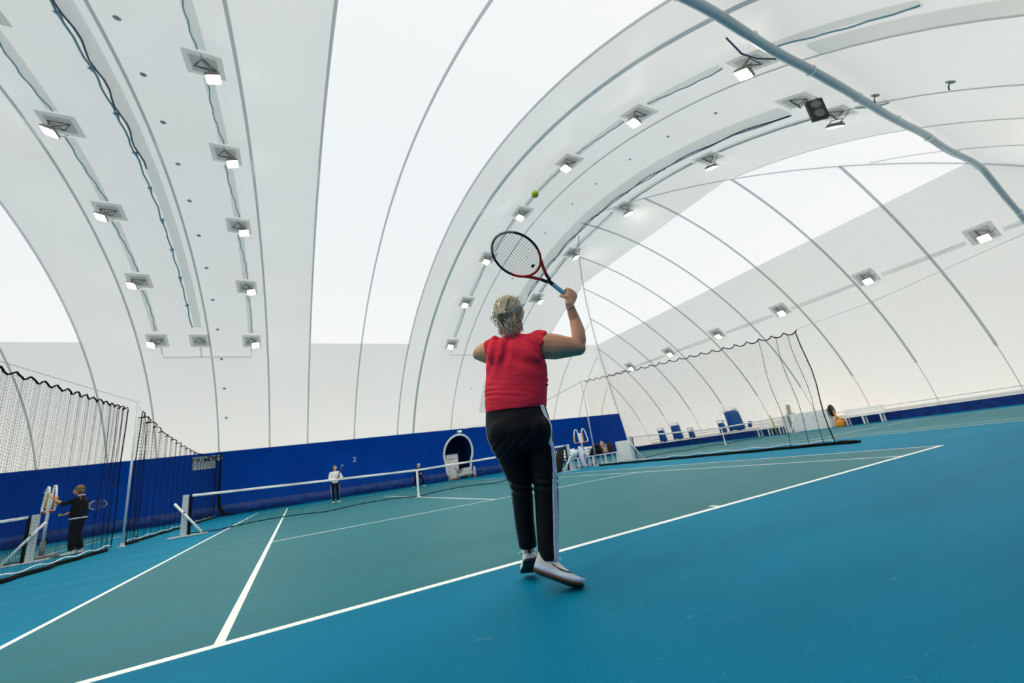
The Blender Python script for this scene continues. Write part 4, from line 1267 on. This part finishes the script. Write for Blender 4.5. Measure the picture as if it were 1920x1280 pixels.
# crouching player far behind the net strap
Jc = dict(head=(0, .26, 1.30), face=(0, 1, .0), up=(0, 0, 1), neck=(0, .17, 1.16), shL=(-.18, .13, 1.10), shR=(.18, .13, 1.10),
          elL=(-.27, .22, .86), wrL=(-.08, .42, .78), handL=((.5, .8, 0), (0, 0, 1), (1, 0, 0), FIST),
          elR=(.27, .22, .86), wrR=(.08, .42, .78), handR=((-.5, .8, 0), (0, 0, 1), (-1, 0, 0), FIST),
          hipL=(-.11, -.12, .72), hipR=(.11, -.12, .72), knL=(-.26, .14, .46), knR=(.26, .14, .46), anL=(-.34, -.02, .09), anR=(.34, -.02, .09),
          toeL=(-.4, 1, 0), toeR=(.4, 1, 0))
figure('person in black crouching with pale hair far behind the net strap', (3.15, 24.2, 0), PI * 1.05, Jc,
       dict(top='dark_cloth', legs='black_cloth', hair='hair_pale'), lambda hm, J: hair_short(hm, J, 1.08, low=-.05))

# ------------------------------------------------------------------ things along the far wall
def on_far(x, z, off=.02): return V((x, b_y(z) - off, z))
def far_rot(z):             # local x right, y up the wall, z towards the hall
    n = b_n(b_y(z), z); u = n.cross(XA).normalized()
    if u.z < 0: u = -u
    x = u.cross(n).normalized()
    return Matrix((x, u, n)).transposed()
def wall_text(txt, x, z, size, lb, cat):
    o = text_mesh(txt, size, M['stripe'], 'court_number')
    o.matrix_world = Matrix.Translation(on_far(x, z, .035)) @ far_rot(z).to_4x4(); tag(o, lb, cat)
    return o
wall_text('2', -.05, 2.38, .46, 'white number 2 on the blue far wall to the right of the player in white', 'number')
wall_text('3', -15.4, 2.40, .50, 'white number 3 on the blue wall at the far left behind the ball counter', 'number')
t = thing('wall_sign', 'pale rectangular sign with dark lettering on the blue wall behind the sagging net', 'sign')
t.matrix_world = Matrix.Translation(on_far(-8.62, 3.22, .03)) @ far_rot(3.22).to_4x4()
q = MB(); q.box((0, 0, 0), (1.12, .78, .02)); q.build('sign_board', M['sign'], t)
o = text_mesh('PRIMA', .44, M['ink'], 'lettering', t); o.location = (0, .16, .014)
q = MB(); q.box((0, -.055, .014), (.98, .03, .006)); q.build('rule_line', M['ink'], t)
q = MB()
for k in range(17): q.box((-.45 + .056 * k, -.2, .013), (.026, .10 + .04 * (k % 3), .005))
q.build('small_lettering', M['sign_grey'] if 'sign_grey' in M else M['grey'], t)
q = MB(); q.lathe((0, 0, 0), [(.17, 0), (.17, .02), (.15, .03)], 24); o = q.build('wall_disc', M['sign'], smooth=False)
o.matrix_world = Matrix.Translation(on_far(-7.88, 3.42, .02)) @ far_rot(3.42).to_4x4(); tag(o, 'round pale disc on the blue wall beside the lettered sign', 'disc')
t = thing('exit_sign', 'small green lit exit sign above the arched doorway', 'exit sign'); t.matrix_world = Matrix.Translation(on_far(DC + .05, 3.56, .04)) @ far_rot(3.56).to_4x4()
q = MB(); q.box((0, 0, 0), (.36, .15, .04)); q.build('sign_case', M['white'], t)
q = MB(); q.box((.04, 0, .022), (.27, .12, .006)); q.build('lit_panel', M['greensign'], t)
q = MB(); q.tube([(0, .07, 0), (0, .34, 0)], .008, 6); q.build('feed_cable', M['grey'], t)

# floor scrubber parked in the doorway, with a white cupboard behind it
t = thing('floor_scrubber', 'pale grey floor cleaning machine parked at the arched doorway', 'floor scrubber', (7.72, 28.35, 0), .06)
q = MB(); q.tube([(-.45, 0, .30), (-.1, 0, .34), (.35, 0, .36), (.62, 0, .34)], [.20, .27, .27, .20], 14, side=(0, 1, 0), ry=[.16, .22, .22, .16], rnd=True); q.build('machine_body', M['machine'], t, True)
q = MB(); q.box((.2, 0, .62), (.66, .48, .30), 0, None, .86); q.build('tank', M['machine'], t, bevel=.03)
q = MB(); q.box((-.34, 0, .48), (.26, .40, .30), 0, Matrix.Rotation(-.35, 3, 'Y')); q.build('control_hood', M['grey'], t, bevel=.03)
q = MB(); q.tube([(-.40, -.2, .60), (-.66, -.2, .86), (-.66, .2, .86), (-.40, .2, .60)], .02, 8); q.build('handlebar', M['steel'], t, True)
for sy in (-.22, .22):
    q = MB(); q.lathe((.12, sy, .11), [(.11, -.03), (.11, .03)], 18, 0, Matrix.Rotation(PI / 2, 3, 'X')); q.build('wheel', M['black'], t)
q = MB(); q.box((-.62, 0, .07), (.26, .62, .10)); q.build('squeegee', M['black'], t, bevel=.02)
q = MB(); q.lathe((-.86, -.2, .01), [(.14, 0), (.15, .05), (.06, .14)], 16); q.build('side_brush', M['red'], t)
t = thing('gas_cylinder', 'grey upright cylinder with a red foot beside the cleaning machine', 'cylinder', (8.58, 28.25, 0))
q = MB(); q.lathe((0, 0, .0), [(.09, 0), (.11, .03), (.11, .62), (.08, .74), (.03, .80)], 18); q.build('cylinder_body', M['machine'], t, True)
q = MB(); q.lathe((0, 0, .0), [(.125, 0), (.125, .13)], 18); q.build('foot_ring', M['red'], t)
q = MB(); q.lathe((0, 0, .80), [(.035, 0), (.035, .06), (.02, .08)], 12); q.build('valve', M['steel'], t)
t = thing('tall_cupboard', 'tall white cupboard standing inside the arched doorway', 'cupboard', (7.38, 30.0, .004))
q = MB(); q.box((0, 0, .98), (1.02, .5, 1.92)); q.build('carcass', M['machine'], t, bevel=.01)
q = MB(); q.box((0, -.26, .98), (.96, .02, 1.84)); dr_ = q.build('door', M['white'], t, bevel=.004)
q = MB(); q.box((-.05, -.275, 1.58), (.52, .012, .05)); q.build('handle_slot', M['grey'], dr_)
for s_ in (-1, 1):
    pass

# ------------------------------------------------------------------ ball counters (a pole with two wire loops that hold orange counting beads)
def counter(label, loc, rz):
    t = thing('score_counter', label, 'score counter', loc, rz)
    q = MB(); q.box((.02, 0, .045), (.92, .46, .09)); q.build('base', M['counter_base'], t, bevel=.02)
    q = MB(); q.tube([(0, 0, .09), (0, 0, .42)], .050, 10); q.build('socket', M['counter_base'], t, True)
    q = MB(); q.tube([(0, 0, .3), (0, 0, 1.16)], .032, 12); q.build('pole', M['grey_post'], t, True)
    q = MB(); q.box((0, 0, 1.36), (.22, .03, .44)); q.build('score_plate', M['white'], t, bevel=.02)
    for s in (-1, 1):
        P = [V((s * .09, 0, 1.18)), V((s * .10, 0, 1.35)), V((s * .11, 0, 1.62))]
        for k in range(1, 8):
            a = PI * k / 8; P.append(V((s * (.19 - .08 * math.cos(a)), 0, 1.66 + .11 * math.sin(a))))
        P += [V((s * .30, 0, 1.58)), V((s * .36, 0, 1.25)), V((s * .34, 0, 1.16)), V((s * .24, 0, 1.14)), V((s * .10, 0, 1.15))]
        q = MB(); q.tube(P, .026, 8); lp = q.build('wire_loop', M['white'], t, True)
        n_ = 6 if s < 0 else 4
        for k in range(n_):
            q = MB()
            q.ell((s * .100 if s < 0 else .345 - .004 * k, 0, 1.25 + .066 * k), (.046, .046, .034)); q.build('bead', M['yellow'], lp, True)
        q = MB(); q.tube([(s * .16, 0, 1.14), (s * .27, 0, 1.14)], .042, 8, rnd=True); q.build('end_stop', M['red'], lp, True)
    return t
M['counter_base'] = mat('stone_base', (.22, .21, .19), .8, var=.2, vscale=12)
counter('ball counter with orange beads in front of the woman at the left net', (-9.46, 12.85, 0), -.9)
counter('ball counter with orange beads between the two benches at right', (8.62, 13.9, 0), PI - .25)

# ------------------------------------------------------------------ benches
def bench(label, loc, rz, L, back=True, group='white benches'):
    t = thing('bench', label, 'bench', loc, rz, group)
    for k in range(3):
        q = MB(); q.box((0, -.15 + .15 * k, .45), (L, .125, .035)); q.build('seat_slat', M['white'], t, bevel=.008)
    if back:
        for k in range(3):
            q = MB(); q.box((0, .25 + .025 * k, .58 + .13 * k), (L, .025, .10), 0, Matrix.Rotation(-.18, 3, 'X')); q.build('back_slat', M['white'], t, bevel=.006)
        for s in (-1, 0, 1):
            q = MB(); q.tube([(s * (L / 2 - .12), .20, .42), (s * (L / 2 - .12), .245, .60), (s * (L / 2 - .12), .32, .90)], .026, 8); q.build('back_support', M['white'], t, True)
    for s in (-1, 0, 1):
        for y in (-.17, .19):
            q = MB(); q.box((s * (L / 2 - .12), y, .215), (.075, .06, .43)); q.build('leg', M['white'], t, bevel=.006)
    return t
bench('white bench holding a pale bundle, next to the right end of the middle net', (7.05, 13.25, 0), 0, 1.45)
bench('white bench piled with dark coats, left of the white panel', (9.05, 13.0, 0), -.10, 1.55)
bench('white slatted bench on the right wall beside the orange can', (24.55, 8.95, 0), -PI / 2, 1.9)
bench('white slatted bench on the right wall beside the lime pole', (24.55, 14.4, 0), -PI / 2, 1.7)

def cloth_thing(name, label, cat, loc, parts, m, rz=0, amp=.02, group=None, vox=.018):
    mb = MB()
    for kind, *a in parts:
        if kind == 'e': mb.ell(a[0], a[1], 0, Matrix.Rotation(a[2], 3, 'Y') if len(a) > 2 else None)
        else: mb.tube(a[0], a[1], 12, rnd=True)
    def f(me):
        for v in me.vertices: v.co += v.normal * amp * noise.noise(v.co * 7)
    o = remeshed(mb, name, M[m], None, vox, 3, f)
    o.location = loc; o.rotation_euler = (0, 0, rz); tag(o, label, cat, group)
    return o
# what lies on and by the benches
cloth_thing('sports_bag', 'long black sports bag leaning against the near end of the first bench', 'bag', (6.42, 12.75, 0), [('t', [(-.05, 0, .12), (.05, .05, .45), (.22, .1, .85)], [.13, .21, .15])], 'grey_cloth')
cloth_thing('towel_bundle', 'pale blue and white towel bundle on the first bench', 'towel', (7.45, 13.12, .468), [('e', (0, 0, .17), (.24, .17, .17)), ('e', (.18, 0, .28), (.15, .12, .10)), ('e', (-.16, 0, .10), (.16, .14, .10))], 'pale_blue')
t = thing('racket_bag', 'white racket bag with a blue oval panel standing between bench and ball counter', 'racket bag', (7.62, 12.55, 0), .1)
q = MB(); q.tube([(0, 0, .12), (-.03, 0, .35), (-.08, 0, .62), (-.16, 0, .88)], [.12, .17, .16, .08], 14, side=(1, 0, 0), ry=[.10, .14, .13, .07], rnd=True); q.build('bag_body', M['white_cloth'], t, True)
q = MB(); q.tube([(.02, -.125, .18), (.0, -.15, .38), (-.06, -.138, .60)], [.05, .09, .06], 12, side=(1, 0, 0), ry=[.012, .014, .012], rnd=True); q.build('blue_panel', M['bluering'], t, True)
q = MB(); q.tube([(-.02, -.165, .22), (-.05, -.166, .54)], .016, 6); q.build('white_flash', M['white_cloth'], t, True)
cloth_thing('jacket', 'black jacket heaped at the near end of the second bench', 'jacket', (8.58, 12.98, .47), [('e', (0, 0, .17), (.22, .17, .17)), ('e', (.12, .06, .32), (.14, .12, .17)), ('e', (-.14, 0, .08), (.14, .14, .08))], 'dark_cloth')
cloth_thing('jacket', 'black jacket with a red collar in the middle of the second bench', 'jacket', (8.93, 13.02, .47), [('e', (0, 0, .16), (.15, .17, .16)), ('e', (.02, .08, .32), (.12, .12, .16))], 'black_cloth')
q = MB(); q.tube([(-.10, -.06, 0), (0, -.09, .02), (.10, -.05, .0)], .02, 8, rnd=True); o = q.build('collar', M['red'], smooth=True); o.parent = bpy.data.objects['jacket.001']; o.location = (.02, .03, .46)
cloth_thing('fur_coat', 'tan coat slung over the back of the second bench', 'coat', (9.26, 13.08, .47), [('t', [(-.08, -.05, .10), (-.10, .05, .40), (.0, .12, .52), (.12, .08, .40)], [.07, .08, .09, .07]), ('e', (.02, .0, .12), (.13, .12, .12))], 'tan')
cloth_thing('coat', 'charcoal quilted coat at the far end of the second bench', 'coat', (9.60, 13.02, .47), [('e', (0, 0, .20), (.17, .17, .20)), ('e', (.02, .08, .36), (.15, .10, .14))], 'grey_cloth')
cloth_thing('dark_bag', 'small black bag hanging behind the end of the second bench', 'bag', (9.93, 13.42, .40), [('e', (0, 0, .22), (.09, .10, .24))], 'dark_cloth')
t = thing('drink_bottle', 'small red bottle on the floor at the near end of the second bench', 'bottle', (8.28, 12.62, 0))
q = MB(); q.lathe((0, 0, 0), [(.055, 0), (.06, .02), (.06, .18), (.03, .25)], 14); q.build('bottle_body', M['red'], t, True)
q = MB(); q.lathe((0, 0, .25), [(.032, 0), (.032, .05), (.018, .06)], 12); q.build('cap', M['red'], t, True)
t = thing('white_panel', 'white upright panel standing at the end of the second bench', 'panel', (10.42, 13.0, 0), -.08)
q = MB(); q.box((0, 0, .47), (.86, .10, .93)); q.build('board', M['white'], t, bevel=.008)
for s in (-1, 1):
    q = MB(); q.box((s * .34, .12, .02), (.07, .40, .04)); q.build('foot', M['grey_post'], t)

# ------------------------------------------------------------------ along the right end wall
def flap(y, z, w, h, tilt, label, bulge=.10, frame=True):
    x = e_x(z) - .14
    t = thing('vent_flap', label, 'vent flap', (x, y, z), 0, 'blue canvas flaps on the right wall')
    q = MB(); n = 8
    vs = []
    for i in range(n + 1):
        for j in range(n + 1):
            u, v = i / n - .5, j / n - .5
            b = bulge * math.cos(PI * u) * (.6 + .4 * math.cos(PI * v)) + .02 * noise.noise(V((u * 3, v * 3, y)))
            vs.append(V((-.05 - b - tilt * (v + .5) * .4 * 0, -u * w * (1 - .10 * (v + .5)) + tilt * v * h, v * h - .04 * (.5 - v) * math.sin(u * 9))))
    q.add(vs, [(i * (n + 1) + j, i * (n + 1) + j + 1, (i + 1) * (n + 1) + j + 1, (i + 1) * (n + 1) + j) for i in range(n) for j in range(n)])
    c_ = q.build('canvas', M['flap'], t, True); sd = c_.modifiers.new('thick', 'SOLIDIFY'); sd.thickness = .02
    if frame:
        q = MB(); q.tube([(-.03, w / 2 + tilt * .5 * h, h / 2 + .02), (-.03, w / 2 + tilt * .6 * h, h / 2 + .16), (-.03, -w / 2 + tilt * .6 * h, h / 2 + .16), (-.03, -w / 2 + tilt * .5 * h, h / 2 + .02)], .022, 6)
        q.build('flap_frame', M['cable_navy'], t)
        q = MB(); q.box((-.05, -w * .32 + tilt * .45 * h, h / 2 + .0), (.03, w * .22, .26)); q.build('white_strap', M['tape'], t, bevel=.01)
    return t
flap(24.4, 1.05, .85, 1.0, .12, 'blue canvas flap on the right wall, furthest left and narrow')
flap(22.7, 1.18, 1.05, 1.15, .10, 'blue canvas flap on the right wall, second from the left')
flap(21.3, .86, .60, .62, .10, 'small blue canvas flap on the right wall, between two larger ones', .06)
flap(18.35, .98, .62, .72, .10, 'small blue canvas flap just left of the largest one', .06)
flap(17.15, 1.36, 1.30, 1.45, .12, 'largest blue canvas flap on the right wall', .14)
flap(16.1, .92, .34, .42, -.25, 'tiny blue canvas flap hanging right of the largest one', .05, False)
t = thing('long_box', 'long white boxed unit against the right wall behind the divider net', 'box unit', (24.45, 11.85, 0))
q = MB(); q.box((0, 0, .56), (.62, 2.7, 1.12)); q.build('casing', M['white'], t, bevel=.03)
for k in range(5):
    q = MB(); q.box((-.315, -1.0 + .5 * k, .72), (.012, .10, .04)); q.build('vent_slot', M['grey_disc'], t)
t = thing('scoreboard_stand', 'small grey device standing on the long white box', 'device', (24.45, 12.75, 1.125))
q = MB(); q.box((0, 0, .03), (.25, .42, .06)); q.build('device_foot', M['grey'], t)
q = MB(); q.box((0, 0, .34), (.14, .24, .58), 0, Matrix.Rotation(.08, 3, 'X')); q.build('device_body', M['machine'], t, bevel=.02)
q = MB(); q.box((-.076, -.06, .34), (.012, .08, .5), 0, Matrix.Rotation(.08, 3, 'X')); q.build('device_panel', M['tan'], t)
t = thing('lime_pole', 'lime green pole leaning by the left end of the long white box', 'pole', (23.6, 13.42, 0))
q = MB(); q.tube([(0, 0, .0), (.0, .12, 1.25)], .045, 8); q.build('shaft', M['lime'], t, True)
t = thing('ball_machine', 'dark oval hood fixed to the right end of the long white box', 'hood', (24.40, 10.34, .98))
q = MB(); q.ell((0, 0, 0), (.30, .13, .36)); q.build('hood_shell', M['black'], t, True)
q = MB(); q.ell((-.24, 0, .05), (.05, .08, .20)); q.build('hood_window', M['grey_cloth'], t, True)
t = thing('watering_can', 'orange can with a tall tapered spout by the end of the long white box', 'can', (24.15, 10.02, 0))
q = MB(); q.lathe((0, 0, 0), [(.20, 0), (.22, .03), (.22, .30), (.17, .38), (.08, .42)], 20); q.build('can_body', M['orange'], t, True)
q = MB(); q.tube([(0, .03, .38), (0, .10, .65), (0, .14, .95)], [.10, .055, .025], 12); q.build('spout', M['orange'], t, True)
q = MB(); q.tube([(0, -.15, .34), (0, -.24, .42), (0, -.26, .25), (0, -.2, .15)], .018, 8); q.build('handle', M['orange'], t, True)
q = MB(); q.tube([(0, 0, 0), (0, 0, .45)], .02, 6); o = q.build('wall_tap', M['steel']); o.location = (24.75, 15.55, .05)
tag(o, 'thin dark stake before the blue strip left of the far bench', 'stake')

bpy.context.view_layer.update()
